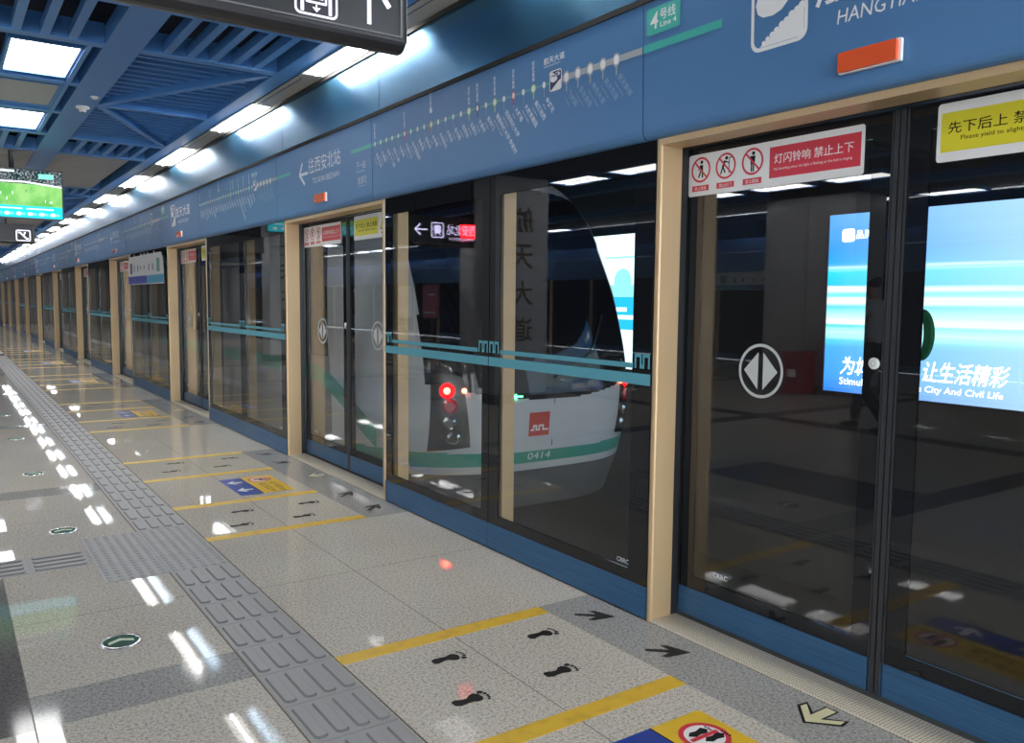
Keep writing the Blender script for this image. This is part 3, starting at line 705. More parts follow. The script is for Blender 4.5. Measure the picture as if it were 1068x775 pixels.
while y < 48:
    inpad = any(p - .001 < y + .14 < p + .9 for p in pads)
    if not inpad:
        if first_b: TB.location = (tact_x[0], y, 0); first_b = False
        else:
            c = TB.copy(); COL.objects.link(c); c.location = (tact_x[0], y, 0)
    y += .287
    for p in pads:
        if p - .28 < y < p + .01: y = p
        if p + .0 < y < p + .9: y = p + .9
first_d = True
for p in pads[:1]:
    for j in range(3):
        for i in range(2):
            x = .618 + i * .304
            c = TD if first_d else TD.copy()
            if not first_d: COL.objects.link(c)
            first_d = False; c.location = (x, p + .3 * j, 0)
            c['label'] = 'grey blister tile, %s row of the square pad, %s side' % (('nearest', 'middle', 'farthest')[j], ('left', 'right')[i])
# branch path to the left: bars run across
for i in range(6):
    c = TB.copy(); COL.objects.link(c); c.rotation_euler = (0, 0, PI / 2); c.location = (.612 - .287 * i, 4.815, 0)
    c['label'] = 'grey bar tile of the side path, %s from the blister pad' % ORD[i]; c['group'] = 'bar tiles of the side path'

# ------------------------------------------------------------------ floor markings
def flat(name, fn, mats, loc, label, cat, group=None):
    m = MB(); fn(m); return tag(m.build(name, mats, None, loc), label, cat, group)
def foot(m, s=1):
    """sole pointing to +x, 0.15 long"""
    P = [(0, .004), (.004, -.014), (.022, -.021), (.045, -.018), (.07, -.017), (.092, -.024), (.108, -.02), (.116, -.006), (.113, .012), (.098, .024), (.08, .021), (.062, .008), (.04, .010), (.02, .016), (.006, .014)]
    F = lambda u, v, d=0: (u * 1.04, v * s * 1.3, .0012 + d)
    pts = P if s > 0 else P[::-1]
    m.poly(pts, F)
    for (x, y, r) in ((.124, .020, .011), (.135, .006, .0075), (.136, -.007, .0065), (.133, -.018, .006), (.126, -.027, .0055)):
        q = [(x + r * 1.1 * math.cos(a), y + r * .8 * math.sin(a)) for a in [2 * PI * k / 12 for k in range(12)]]
        m.poly(q if s > 0 else q[::-1], F)
FT = {}
for s in (1, -1):
    m = MB(); foot(m, s); FT[s] = m.build('footprint_sticker', [BLKP]); FT[s]['used'] = 0
def arrow(m, dirn=1):
    F = FZ(0, 0, .0012)
    P = [(0, -.012), (.095, -.014), (.062, -.055), (.088, -.060), (.186, 0), (.088, .060), (.062, .055), (.095, .014), (0, .012)]
    if dirn < 0: P = [(-x, -y) for x, y in P]
    m.poly(P, F)
hatch = mat('black_arrow_film', (.03, .03, .028), .6, 0, .15)
N, L, b = nodes(hatch); wv = N.new('ShaderNodeTexWave'); wv.inputs['Scale'].default_value = 45; L.new(coords(hatch), wv.inputs['Vector']); L.new(ramp(hatch, wv.outputs['Fac'], [(.8, (.012, .012, .011)), (.97, (.07, .07, .06))]), b.inputs['Base Color'])
m = MB(); arrow(m); AB = m.build('floor_arrow', [hatch])
m = MB(); m.poly([(-.006, 0), (.085, .092), (.135, .084), (.085, .026), (.16, .026), (.16, -.026), (.085, -.026), (.135, -.084), (.085, -.092)][::-1], FZ(0, 0, .0010), 0, 1); m.poly([(.008, 0), (.088, .08), (.119, .076), (.062, .019), (.153, .019), (.153, -.019), (.062, -.019), (.119, -.076), (.088, -.08)][::-1], FZ(0, 0, .0014), 0, 0)
AP = m.build('floor_arrow', [PALEA, BLKP])
def floor_mat():
    r = thing('floor_sticker', (1.73, C0, 0), 'x', 'floor sticker', 'blue and yellow floor stickers before the doorways')
    F = FZ(0, 0, .0012); h = .305
    m = MB(); m.poly([(0, -h), (.165, -h), (.165, h), (0, h)], F); m.build('blue_field', [MATB], r)
    m = MB(); m.poly([(.165, -h)] + [(p[0], p[1]) for p in rrect(.165, -h, .40, h, .02)[0:12]] + [(.165, h)], F); m.rect(.163, -h, .169, h, F, .0003, 1); m.build('yellow_field', [MATY, BLKP], r)
    m = MB()
    for y in (-.13, .14):
        m.poly([(.02, y), (.075, y + .062), (.095, y + .055), (.068, y + .018), (.14, y + .018), (.14, y - .018), (.068, y - .018), (.095, y - .055), (.075, y - .062)][::-1], F, .0004, 0)
    m.build('arrows', [WHITE], r)
    m = MB(); m.disc(.283, .17, .082, F, .0003, 0, 32); m.ring(.283, .17, .068, .086, F, .0005, 1, 36)
    for (x, y, s) in ((.235, .195, 1), (.26, .145, -1)):
        Q = [(x, y), (x + .02, y + .016), (x + .045, y + .012), (x + .075, y + .02), (x + .088, y), (x + .07, y - .018), (x + .045, y - .012), (x + .02, y - .016)]
        m.poly(Q[::-1], F, .0006, 2)
        for t in range(4): m.disc(x + .094 + .002 * (t % 2), y + .014 - .011 * t, .005, F, .0006, 2, 8)
    m.stroke([(.222, .17), (.344, .17)], .018, F, .0008, 1); m.build('no_standing_symbol', [WHITE, REDP, BLKP], r)
    m = MB()
    G = lambda u, v, d=0: (.205 + v, .045 - u, .0016 + d)     # reads when facing the doors
    m.text('先下', .01, .10, .055, G, 0, 0); m.text('后上', .01, .025, .055, G, 0, 0); m.text('请勿', .13, .10, .055, G, 0, 0); m.text('站立', .13, .025, .055, G, 0, 0); m.text('文明', .25, .10, .042, G, 0, 0); m.text('乘车', .25, .03, .042, G, 0, 0)
    m.build('lettering', [BLKP], r)
    return r
FM = floor_mat()
used = {'AB': 0, 'AP': 0, 1: 0, -1: 0}
m = MB(); m.box(0, 1.005, -.042, .042, 0, .0014); YL = m.build('yellow_line', [TAPE])
yl_used = 0
def put(key, src, loc, label, cat, group):
    if used.get(key): o = src.copy(); COL.objects.link(o)
    else: o = src; used[key] = 1
    o.location = loc; tag(o, label, cat, group); return o
for k in range(6):
    c = C0 + PIT * k; D = DW(k)
    for (s, sd_) in ((1, 'left'), (-1, 'right')):
        if k == 0 and s < 0: continue
        put('YL', YL, (1.234, c + s * 1.35, 0), 'yellow line on the outer edge of the %s waiting lane, %s' % (sd_, D), 'floor line', 'yellow lines of the waiting lanes')
        put('YL', YL, (1.234, c + s * .50, 0), 'yellow line on the inner edge of the %s waiting lane, %s' % (sd_, D), 'floor line', 'yellow lines of the waiting lanes')
        for (x, dy, fs, w) in ((1.43, .80, 1, 'rear near'), (1.535, 1.135, -1, 'rear far'), (1.838, .805, 1, 'front near'), (1.992, 1.125, -1, 'front far')):
            yy = c + dy if s > 0 else c - 1.93 + dy
            put(fs, FT[fs], (x, yy, 0), 'black %s footprint sticker in the %s waiting lane, %s' % (w, sd_, D), 'footprint', 'footprint stickers in the waiting lanes')
        for (dy, w) in ((1.225, 'outer'), (.765, 'inner')):
            put('AB', AB, (2.322, c + s * dy, 0), 'black floor arrow, %s one of the %s pair, before the %s' % (w, sd_, D), 'floor arrow', 'black floor arrows before the doorways').rotation_euler = (0, 0, -s * .72)
    put('AP', AP, (2.365, c + .035, 0), 'pale outlined floor arrow pointing out of the ' + D, 'floor arrow', 'pale floor arrows before the doorways')
    o = FM if k == 0 else dup(FM, (1.73, c, 0)); o.location = (1.73, c - .01 if k == 0 else c - .05, 0); o['label'] = 'blue and yellow no-standing floor sticker before the ' + D
# evacuation guide discs
def disc_marker():
    r = thing('floor_marker', (0, 0, 0), 'x', 'floor marker', 'round green guide markers in the floor')
    m = MB(); m.lathe([(.080, 0), (.078, .003), (.071, .004), (.066, .0035), (.066, .0)], n=40); m.build('rim', [CHROME], r)
    m = MB(); m.lathe([(.066, .0025), (0, .0026)], n=40); m.build('disc', [GREEN], r)
    m = MB(); m.poly([(-.048, -.022), (-.048, .004), (0, .032), (.048, .004), (.048, -.022), (0, .006)], FZ(0, 0, .0032)); m.build('arrow', [LGREEN], r)
    return r
dm = disc_marker()
for i in range(6):
    y = 3.65 + 1.97 * i
    o = dm if i == 0 else dup(dm, (.555, y, 0)); o.location = (.558, y, 0); o['label'] = 'round green floor marker with arrow and chrome rim, %s from the camera' % ORD[i]

# ------------------------------------------------------------------ train
XT, WT = 4.25, 1.45
def interp(x, T):
    if x <= T[0][0]: return T[0][1]
    for (a, p), (c, q) in zip(T[:-1], T[1:]):
        if x <= c:
            t = (x - a) / (c - a); return p + (q - p) * t
    return T[-1][1]
def sm(T):      # smoothed table
    def f(x): return sum(interp(x + e, T) * w for e, w in ((-.12, .15), (-.06, .2), (0, .3), (.06, .2), (.12, .15)))
    return f
YCN = sm([(-.4, 5.78), (0, 5.62), (.3, 5.54), (.6, 5.52), (.9, 5.56), (1.05, 5.6), (1.5, 5.75), (2.0, 6.0), (2.3, 6.2), (2.6, 6.5), (2.75, 6.9)])
WZ = sm([(-.4, 1.36), (0, 1.42), (.5, 1.45), (1.6, 1.45), (2.2, 1.43), (2.5, 1.32), (2.75, 1.0)])
def tp(s, z, out=0):
    y = YCN(z) + .85 * abs(s) ** 3.5; x = XT + s * WZ(z)
    if out:
        e = .01
        a = Vector(tp(min(1, s + e), z)) - Vector(tp(max(-1, s - e), z)); c = Vector(tp(s, z + e)) - Vector(tp(s, z - e))
        n = a.cross(c).normalized(); p = Vector((x, y, z)) + n * out; return tuple(p)
    return (x, y, z)
TWHITE = mat('train_white', (.52, .54, .55), .3); TGREEN = mat('train_green', (.03, .30, .22), .35); TWIN = mat('train_dark_glass', (.012, .012, .016), .06); TGREY = mat('train_grey', (.09, .095, .10), .5)
TSHADE = mat('train_side_shade', (.20, .205, .21), .35)  # white body darkened: dim light along the side put into the colour
tr = thing('train', (XT, 6, 0), 'white metro train with green stripe and red tail lights behind the glass', 'train')
def wlow(s): return .60 + .26 * abs(s) ** 1.8
def stripe_c(s): return .12 + .05 * s * s
body, ws = MB(), MB()
NS, NZ = 180, 240
zs = [-.35 + (2.75 + .35) * j / NZ for j in range(NZ + 1)]
idx = {}
for j, z in enumerate(zs):
    for i in range(NS + 1):
        s = -1 + 2 * i / NS; body.v.append(tp(s, z))
for j in range(NZ):
    for i in range(NS):
        s = -1 + 2 * (i + .5) / NS; z = (zs[j] + zs[j + 1]) / 2
        k = 0
        if z < -.12: k = 3
        elif z < stripe_c(s) + .045 and z > stripe_c(s) - .05 - .04 * abs(s): k = 1
        elif z <= stripe_c(s) - .05: k = 3 if z < 0 else 0
        if wlow(s) < z < 2.46 - .12 * s * s and abs(s) < .745 - .02 * (z - 1): k = 2
        body.f.append((j * (NS + 1) + i, j * (NS + 1) + i + 1, (j + 1) * (NS + 1) + i + 1, (j + 1) * (NS + 1) + i)); body.m.append(k); body.sm.append(True)
# sides and roof running back
def side_y(z): return YCN(z) + .85
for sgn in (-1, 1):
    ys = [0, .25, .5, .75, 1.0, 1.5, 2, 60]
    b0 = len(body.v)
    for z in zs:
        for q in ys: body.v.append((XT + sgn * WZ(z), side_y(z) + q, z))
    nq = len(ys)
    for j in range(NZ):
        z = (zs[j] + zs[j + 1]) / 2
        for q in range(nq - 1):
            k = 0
            if ys[q] >= .5: k = 4  # side behind the nose, shade painted in
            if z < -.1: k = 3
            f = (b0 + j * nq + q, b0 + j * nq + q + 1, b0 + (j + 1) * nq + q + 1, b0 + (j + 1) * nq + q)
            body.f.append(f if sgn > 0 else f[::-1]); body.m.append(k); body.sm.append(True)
z = zs[-1]; body.face([(XT - WZ(z), side_y(z), z), (XT, YCN(z), z), (XT + WZ(z), side_y(z), z), (XT + WZ(z), 66, z), (XT - WZ(z), 66, z)], 0)
body.build('body', [TWHITE, TGREEN, TWIN, TGREY, TSHADE], tr, (-XT, -6, 0))
# side stripe that swoops down towards the nose, side windows
st = MB(); X0 = XT - WT - .006
cur = [(5.95, .33, .16), (6.2, .42, .17), (6.5, .55, .17), (6.8, .66, .165), (7.1, .74, .16), (7.4, .77, .15), (8.0, .775, .14), (66, .775, .14)]
for (a, za, ha), (c, zc_, hc) in zip(cur[:-1], cur[1:]): st.face([(X0, a, za - ha / 2), (X0, a, za + ha / 2), (X0, c, zc_ + hc / 2), (X0, c, zc_ - hc / 2)][::-1])
st.build('side_stripe', [TGREEN], tr, (-XT, -6, 0))
y = 6.95; first_w = True
while y < 40:
    m = MB(); w = .46 if first_w else 1.35; m.box(X0 - .002, X0 + .03, y, y + w, .92 if first_w else 1.0, 1.95); m.build('side_window' if not first_w else 'cab_window', [TWIN], tr, (-XT, -6, 0)); y += .46 + .75 if first_w else 2.35; first_w = False
# tail lights
for sgn in (-1, 1):
    s0 = sgn * .66
    def surf(ds, z, o): return tp(s0 + sgn * ds, z, o)
    h = MB(); out = [(-.055, .93), (.085, .80), (.125, .24), (-.075, .20)]
    G = 10
    for a in range(G):
        for c_ in range(G):
            def pt(u, v):
                x0 = out[0][0] + (out[3][0] - out[0][0]) * v; x1 = out[1][0] + (out[2][0] - out[1][0]) * v
                z0 = out[0][1] + (out[3][1] - out[0][1]) * v; z1 = out[1][1] + (out[2][1] - out[1][1]) * v
                return surf(-(x0 + (x1 - x0) * u), z0 + (z1 - z0) * u, .006)
            q = [pt(a / G, c_ / G), pt((a + 1) / G, c_ / G), pt((a + 1) / G, (c_ + 1) / G), pt(a / G, (c_ + 1) / G)]
            h.face(q if sgn > 0 else q[::-1], 0, True)
    ho = h.build('tail_light', [mat('lamp_housing', (.03, .028, .03), .2)], tr, (-XT, -6, 0))
    def puck(ds, z, r, d, mt, nm, n=18):
        c = Vector(surf(ds, z, d)); nn = (Vector(surf(ds, z, d + .01)) - c).normalized(); a = nn.cross(Vector((0, 0, 1))).normalized(); e = nn.cross(a)
        q = MB(); ring0 = [c + (a * math.cos(2 * PI * i / n) + e * math.sin(2 * PI * i / n)) * r for i in range(n)]; ring1 = [p + nn * .02 - (p - c) * .35 for p in ring0]
        q.raw(ring0 + ring1, [(i, (i + 1) % n, n + (i + 1) % n, n + i) for i in range(n)] + [tuple(range(n, 2 * n))]); o = q.build(nm, [mt], ho); return o
    puck(-.01, .70, .062, .008, REDL, 'red_lamp'); puck(-.01, .70, .030, .022, REDC, 'lamp_core'); puck(-.09, .70, .020, .010, REDC, 'lamp_core')
    REDG = mat('red_lens', (.35, .01, .02), .15)
    puck(-.02, .575, .062, .008, REDG, 'red_lens')
    puck(-.02, .44, .055, .008, CHROME, 'lens'); puck(-.04, .315, .055, .008, CHROME, 'lens')
# red marker lamps above the windscreen
for (s, z, r) in ((-.405, 1.995, .055), (-.19, 1.99, .02)):
    q = MB(); c = tp(s, z, .01); q.box(c[0] - r, c[0] + r, c[1] - .05, c[1] + .02, z - r, z + r); q.build('marker_lamp', [REDL], tr, (-XT, -6, 0))
# badge, number, coupler cover, signal
q = MB()
def FT_(u, v, d=0): return tp((u) / WT, v, .006 + d)
def patch(mb, u0, v0, u1, v1, d, mt, n=6):
    for i in range(n): mb.rect(u0 + (u1 - u0) * i / n, v0, u0 + (u1 - u0) * (i + 1) / n, v1, FT_, d, mt)
patch(q, -.27, .30, -.06, .50, 0, 0)
for (a, c, e, f) in ((-.255, .345, -.225, .36), (-.232, .345, -.218, .395), (-.232, .38, -.19, .395), (-.205, .345, -.19, .395), (-.205, .345, -.16, .36), (-.175, .345, -.16, .395), (-.175, .38, -.12, .395), (-.135, .345, -.12, .395), (-.135, .345, -.075, .36)): q.rect(a, c, e, f, FT_, .002, 1)
q.build('line_badge', [mat('train_badge_red', (.50, .03, .02), .3), WHITE], tr, (-XT, -6, 0))
q = MB(); q.text('0414', -.25, .095, .062, FT_, .003, 0, 0, .24); q.build('car_number', [PALE], tr, (-XT, -6, 0))
q = MB(); patch(q, -.015, .2, -.005, .62, .001, 0, 1); q.build('nose_seam', [TGREY], tr, (-XT, -6, 0))
q = MB(); q.stroke([(-.42, .64), (-.34, .64)], .012, FT_, .004); q.stroke([(-.40, .66), (-.42, .64), (-.40, .62)], .012, FT_, .005); q.build('arrow_indicator', [GREENL], tr, (-XT, -6, 0))
# wiper and dashboard line
q = MB(); q.tube([tp(.0, .78, .015), tp(.3, .98, .02), tp(.45, 1.3, .02)], .008, 6); q.build('wiper', [TGREY], tr, (-XT, -6, 0))

# ------------------------------------------------------------------ light boxes on the track wall
def ad_material():
    m = bpy.data.materials.new('streaked_blue_screen'); m.use_nodes = True; nt = m.node_tree; nt.nodes.clear(); L = nt.links
    g = nt.nodes.new('ShaderNodeNewGeometry'); sp = nt.nodes.new('ShaderNodeSeparateXYZ'); L.new(g.outputs['Position'], sp.inputs[0])
    mr = nt.nodes.new('ShaderNodeMapRange'); mr.inputs[1].default_value = .645; mr.inputs[2].default_value = 2.205; L.new(sp.outputs['Z'], mr.inputs[0])
    rp = nt.nodes.new('ShaderNodeValToRGB'); e = rp.color_ramp.elements
    stops = [(0, (.03, .20, .72)), (.10, (.05, .32, .85)), (.26, (.06, .38, .92)), (.30, (.10, .60, .80)), (.34, (.55, .92, .85)), (.37, (.05, .62, .66)), (.40, (.95, .97, .85)), (.44, (.40, .90, .85)), (.48, (.10, .62, .80)), (.52, (.92, .97, 1)), (.55, (.12, .70, .95)), (.58, (.85, .95, 1)), (.60, (.02, .52, .85)), (.69, (.02, .62, .90)), (.71, (.6, .9, 1)), (.725, (.02, .36, .85)), (.80, (.02, .28, .80)), (1, (.10, .36, .85))]
    while len(e) < len(stops): e.new(.5)
    for i, (p, c) in enumerate(stops): e[i].position = p; e[i].color = (*c, 1)
    mp = nt.nodes.new('ShaderNodeMapping'); mp.inputs['Scale'].default_value = (1, .35, 30); L.new(g.outputs['Position'], mp.inputs['Vector'])
    nz = nt.nodes.new('ShaderNodeTexNoise'); nz.inputs['Scale'].default_value = 1; nz.inputs['Detail'].default_value = 3; L.new(mp.outputs[0], nz.inputs['Vector'])
    ad = nt.nodes.new('ShaderNodeMath'); ad.operation = 'MULTIPLY_ADD'; ad.inputs[1].default_value = .07; L.new(nz.outputs[0], ad.inputs[0]); 
    sb = nt.nodes.new('ShaderNodeMath'); sb.operation = 'SUBTRACT'; sb.inputs[1].default_value = .035; L.new(mr.outputs[0], ad.inputs[2]); L.new(ad.outputs[0], sb.inputs[0]); L.new(sb.outputs[0], rp.inputs[0])
    # reflection haze painted in, paler towards the right end
    m2 = nt.nodes.new('ShaderNodeMapRange'); m2.inputs[1].default_value = 4.5; m2.inputs[2].default_value = 2.6; L.new(sp.outputs['Y'], m2.inputs[0])
    mx = nt.nodes.new('ShaderNodeMix'); mx.data_type = 'RGBA'; mx.inputs[7].default_value = (.62, .85, 1, 1); L.new(rp.outputs[0], mx.inputs[6])
    mu = nt.nodes.new('ShaderNodeMath'); mu.operation = 'MULTIPLY'; mu.inputs[1].default_value = .62; L.new(m2.outputs[0], mu.inputs[0]); L.new(mu.outputs[0], mx.inputs[0])
    em = nt.nodes.new('ShaderNodeEmission'); em.inputs[1].default_value = .5; L.new(mx.outputs[2], em.inputs[0]); o = nt.nodes.new('ShaderNodeOutputMaterial'); L.new(em.outputs[0], o.inputs[0]); return m
ADW = emis('lit_white_lettering', (1, 1, 1), 1.2)
XA = 6.56
ab = thing('advertising_light_box', (XA, 3.0, .6), 'lit blue advertising box with streaks on the track wall behind the nearest doorway', 'light box')
q = MB(); q.box(XA - .01, 6.6, 1.38, 1.42, .61, 2.24); q.box(XA - .01, 6.6, 4.56, 4.60, .61, 2.24); q.box(XA - .01, 6.6, 1.42, 4.56, .61, .645); q.box(XA - .01, 6.6, 1.42, 4.56, 2.205, 2.24); q.build('frame', [DARKM], ab, (-XA, -3, -.6))
q = MB(); q.box(XA, 6.6, 1.42, 4.56, .645, 2.205); q.build('screen', [ad_material()], ab, (-XA, -3, -.6))
q = MB(); F = FX(XA - .002, 4.56, 0)
q.text('为城市喝彩', .16, .80, .165, F, 0, 0, 0, .70, .2, .01); q.text('让生活精彩', .90, .80, .165, F, 0, 0, 0, .66, .2, .01)
q.text('Stimulate', .16, .715, .062, F, 0, 0, 0, .34); q.text('the City And Civil Life', .80, .70, .066, F, 0, 0, 0, .74, .12)
q.poly(rrect(.13, 1.965, .25, 2.075, .02), F, 0, 0); q.text('品牌', .265, 1.985, .075, F, 0, 0); q.build('lettering', [ADW], ab, (-XA, -3, -.6))
ab2 = thing('advertising_light_box', (XA, 8.0, .6), 'white and cyan lit advertising box right of the train nose', 'light box')
CY = emis('lit_cyan', (.02, .42, .85), .6); PW_ = emis('lit_pale', (.72, .95, 1), .6); CY2 = emis('lit_aqua', (.30, .80, .85), .48)
q = MB(); q.box(XA - .01, 6.6, 7.0, 7.04, .61, 2.24); q.box(XA - .01, 6.6, 9.9, 9.94, .61, 2.24); q.box(XA - .01, 6.6, 7.04, 9.9, .61, .645); q.box(XA - .01, 6.6, 7.04, 9.9, 2.205, 2.24); q.build('frame', [DARKM], ab2, (-XA, -8, -.6))
q = MB(); F = FX(XA - .001, 9.9, 0); q.box(XA, 6.6, 7.04, 9.9, .645, 2.205, 0)
q.rect(0, 1.10, 2.86, 1.48, F, 0, 1); q.rect(0, 1.48, 2.86, 1.52, F, .001, 2); q.disc(2.62, 1.66, .15, F, .001, 2, 24); q.rect(2.2, 1.5, 2.86, 1.62, F, .001, 2); q.rect(2.35, 1.22, 2.86, 1.27, F, .001, 0); q.rect(2.45, 1.31, 2.7, 1.36, F, .001, 0); q.rect(2.3, 1.93, 2.86, 1.95, F, .001, 2)
q.build('screen', [PW_, CY, CY2], ab2, (-XA, -8, -.6))

# ------------------------------------------------------------------ hanging signs and television
SBLK = mat('sign_black', (.018, .018, .022), .35)
def sign_body(r, x0, x1, z0, z1, dep, loc):
    m = MB(); rr = .035
    prof = [(0, z1), (0, z0 + rr)] + [(dep / 2 - dep / 2 * math.cos(a), z0 + rr - rr * math.sin(a)) for a in [PI * k / 8 for k in range(1, 8)]] + [(dep, z0 + rr), (dep, z1)]
    n = len(prof); vs = [(x0, y, z) for y, z in prof] + [(x1, y, z) for y, z in prof]
    m.raw(vs, [(i, (i + 1) % n, n + (i + 1) % n, n + i) for i in range(n)] + [tuple(range(n)), tuple(range(n, 2 * n))[::-1]]); m.build('casing', [SBLK], r)
    m = MB(); m.box(x1 - .028, x1 - .020, -.006, 0, z0 + .05, z1 - .02); m.box(x1 - .006, x1 + .004, 0, dep, z0 + .03, z1); m.box(x0 + .02, x1 - .02, -.005, 0, z0 + .048, z0 + .054); m.build('edge_trim', [mat('grey_trim', (.16, .16, .17), .4)], r)
def hanger(r, x, dep, z1):
    m = MB(); m.tube([(x, dep / 2, z1), (x, dep / 2, 3.6)], .012, 8); m.build('hanger_rod', [DARKM], r)
sg = thing('hanging_sign', (0, 3.03, 0), 'black hanging sign with upward arrow and boxed symbol, at the top edge', 'sign')
sign_body(sg, -.75, 1.56, 2.40, 2.83, .12, None); hanger(sg, 1.2, .12, 2.83); hanger(sg, -.4, .12, 2.83)
F = FY(0, -.002, 0)
q = MB(); o_, i_ = rrect(1.105, 2.463, 1.272, 2.63, .022), rrect(1.113, 2.471, 1.264, 2.622, .016)
for i in range(len(o_)): j = (i + 1) % len(o_); q.poly([i_[i], o_[i], o_[j], i_[j]], F, 0, 0)
q.rect(1.128, 2.475, 1.141, 2.60, F, 0, 0); q.rect(1.236, 2.475, 1.249, 2.60, F, 0, 0); q.stroke([(1.152, 2.60), (1.152, 2.512), (1.226, 2.512), (1.226, 2.60)], .008, F, 0, 0); q.poly([(1.189, 2.478), (1.206, 2.496), (1.192, 2.494), (1.192, 2.506), (1.186, 2.506), (1.186, 2.494), (1.172, 2.496)], F, 0, 0)
for u in (1.172, 1.206): q.disc(u, 2.585, .010, F, 0, 0, 10); q.poly([(u - .012, 2.57), (u + .012, 2.57), (u + .009, 2.525), (u - .009, 2.525)][::-1], F, 0, 0)
q.build('pictogram', [SIGNW], sg)
q = MB(); q.rect(1.392, 2.476, 1.409, 2.655, F, 0, 0); q.stroke([(1.318, 2.56), (1.4005, 2.665), (1.486, 2.553)], .022, F, .0002, 0); q.build('arrow', [SIGNW], sg)
sg2 = thing('hanging_sign', (0, 18.1, 0), 'black hanging sign with escalator symbol, below the television', 'sign')
sign_body(sg2, -.75, 1.51, 2.40, 2.76, .12, None); hanger(sg2, 1.05, .12, 2.76); hanger(sg2, -.4, .12, 2.76)
q = MB(); o_, i_ = rrect(1.20, 2.45, 1.44, 2.66, .03), rrect(1.22, 2.47, 1.42, 2.64, .02)
for i in range(len(o_)): j = (i + 1) % len(o_); q.poly([i_[i], o_[i], o_[j], i_[j]], F, 0, 0)
q.stroke([(1.235, 2.61), (1.27, 2.61), (1.37, 2.50), (1.405, 2.50)], .028, F, 0, 0); q.disc(1.345, 2.605, .018, F, 0, 0, 10); q.stroke([(1.34, 2.59), (1.33, 2.56)], .022, F, 0, 0); q.build('pictogram', [SIGNW], sg2)
sg3 = thing('hanging_sign', (0, 13.4, 0), 'lit hanging sign with lavender lettering, seen only as a reflection beside the train', 'sign')
sign_body(sg3, -3.6, -1.6, 2.40, 2.95, .12, None); hanger(sg3, -2.0, .12, 2.95); hanger(sg3, -3.2, .12, 2.95)
q = MB(); q.text('往西安北站', -3.42, 2.62, .20, F, 0, 0, 0, .80); q.text("TO XI'AN BEIZHAN", -3.3, 2.53, .05, F, 0, 0, 0, .62)
o_, i_ = rrect(-2.56, 2.56, -2.30, 2.84, .03), rrect(-2.54, 2.58, -2.32, 2.82, .02)
for i in range(len(o_)): j = (i + 1) % len(o_); q.poly([i_[i], o_[i], o_[j], i_[j]], F, 0, 0)
q.poly(rrect(-2.50, 2.64, -2.36, 2.79, .03), F, 0, 0); q.stroke([(-2.49, 2.60), (-2.46, 2.64)], .015, F, 0, 0); q.stroke([(-2.37, 2.60), (-2.40, 2.64)], .015, F, 0, 0)
q.stroke([(-2.22, 2.70), (-1.98, 2.70)], .025, F, 0, 0); q.stroke([(-2.08, 2.80), (-1.97, 2.70), (-2.08, 2.60)], .025, F, .0002, 0); q.build('lettering', [SIGNW2], sg3)

tv = thing('television', (0, 11.63, 0), 'hanging television showing a green football pitch with a cyan caption bar', 'television')
def e_(n, c, s=1.0): return emis(n, c, s)
m = MB(); m.box(.215, 1.29, 0, .07, 2.35, 2.945); m.build('casing', [SBLK], tv)
m = MB(); m.box(.72, .80, .07, .12, 2.5, 2.8); m.tube([(.76, .10, 2.75), (.76, .10, 3.6)], .03, 10); m.build('hanger', [DARKM], tv)
m = MB(); F = FY(.23, -.003, 2.365); W, H = 1.045, .565
pitch = bpy.data.materials.new('pitch_picture'); pitch.use_nodes = True; nt = pitch.node_tree; nt.nodes.clear()
g = nt.nodes.new('ShaderNodeNewGeometry'); nz = nt.nodes.new('ShaderNodeTexNoise'); nz.inputs['Scale'].default_value = 7; rp = nt.nodes.new('ShaderNodeValToRGB'); rp.color_ramp.elements[0].color = (.13, .46, .10, 1); rp.color_ramp.elements[1].color = (.30, .62, .20, 1); rp.color_ramp.elements[0].position = .35; rp.color_ramp.elements[1].position = .65
em = nt.nodes.new('ShaderNodeEmission'); em.inputs[1].default_value = .4; ou = nt.nodes.new('ShaderNodeOutputMaterial')
nt.links.new(g.outputs['Position'], nz.inputs['Vector']); nt.links.new(nz.outputs[0], rp.inputs[0]); nt.links.new(rp.outputs[0], em.inputs[0]); nt.links.new(em.outputs[0], ou.inputs[0])
crowd = bpy.data.materials.new('crowd_picture'); crowd.use_nodes = True; nt = crowd.node_tree; nt.nodes.clear()
g = nt.nodes.new('ShaderNodeNewGeometry'); nz = nt.nodes.new('ShaderNodeTexNoise'); nz.inputs['Scale'].default_value = 60; rp = nt.nodes.new('ShaderNodeValToRGB'); rp.color_ramp.elements[0].color = (.01, .05, .05, 1); rp.color_ramp.elements[1].color = (.55, .55, .62, 1); rp.color_ramp.elements[0].position = .45; rp.color_ramp.elements[1].position = .72
em = nt.nodes.new('ShaderNodeEmission'); em.inputs[1].default_value = .28; ou = nt.nodes.new('ShaderNodeOutputMaterial')
nt.links.new(g.outputs['Position'], nz.inputs['Vector']); nt.links.new(nz.outputs[0], rp.inputs[0]); nt.links.new(rp.outputs[0], em.inputs[0]); nt.links.new(em.outputs[0], ou.inputs[0])
m.rect(0, .14, W, .40, F, 0, 0); m.rect(0, .40, W, H, F, 0, 1); m.rect(0, 0, W, .14, F, 0, 2)
m.poly([(0, .395), (W * .62, .415), (W, .375), (W, .395), (W * .62, .435), (0, .415)], F, .0006, 3)
m.rect(.30, .53, .55, .555, F, .0006, 3); m.rect(.80, .47, .96, .53, F, .0006, 4)
for (u, v) in ((.28, .33), (.36, .27), (.40, .26), (.52, .27), (.66, .30), (.86, .19), (.2, .3), (.46, .2)): m.rect(u, v, u + .008, v + .035, F, .0008, 3 if int(u * 100) % 3 else 5)
m.rect(0, .10, .62, .115, F, .0008, 3); m.rect(.66, .10, .95, .115, F, .0008, 3)
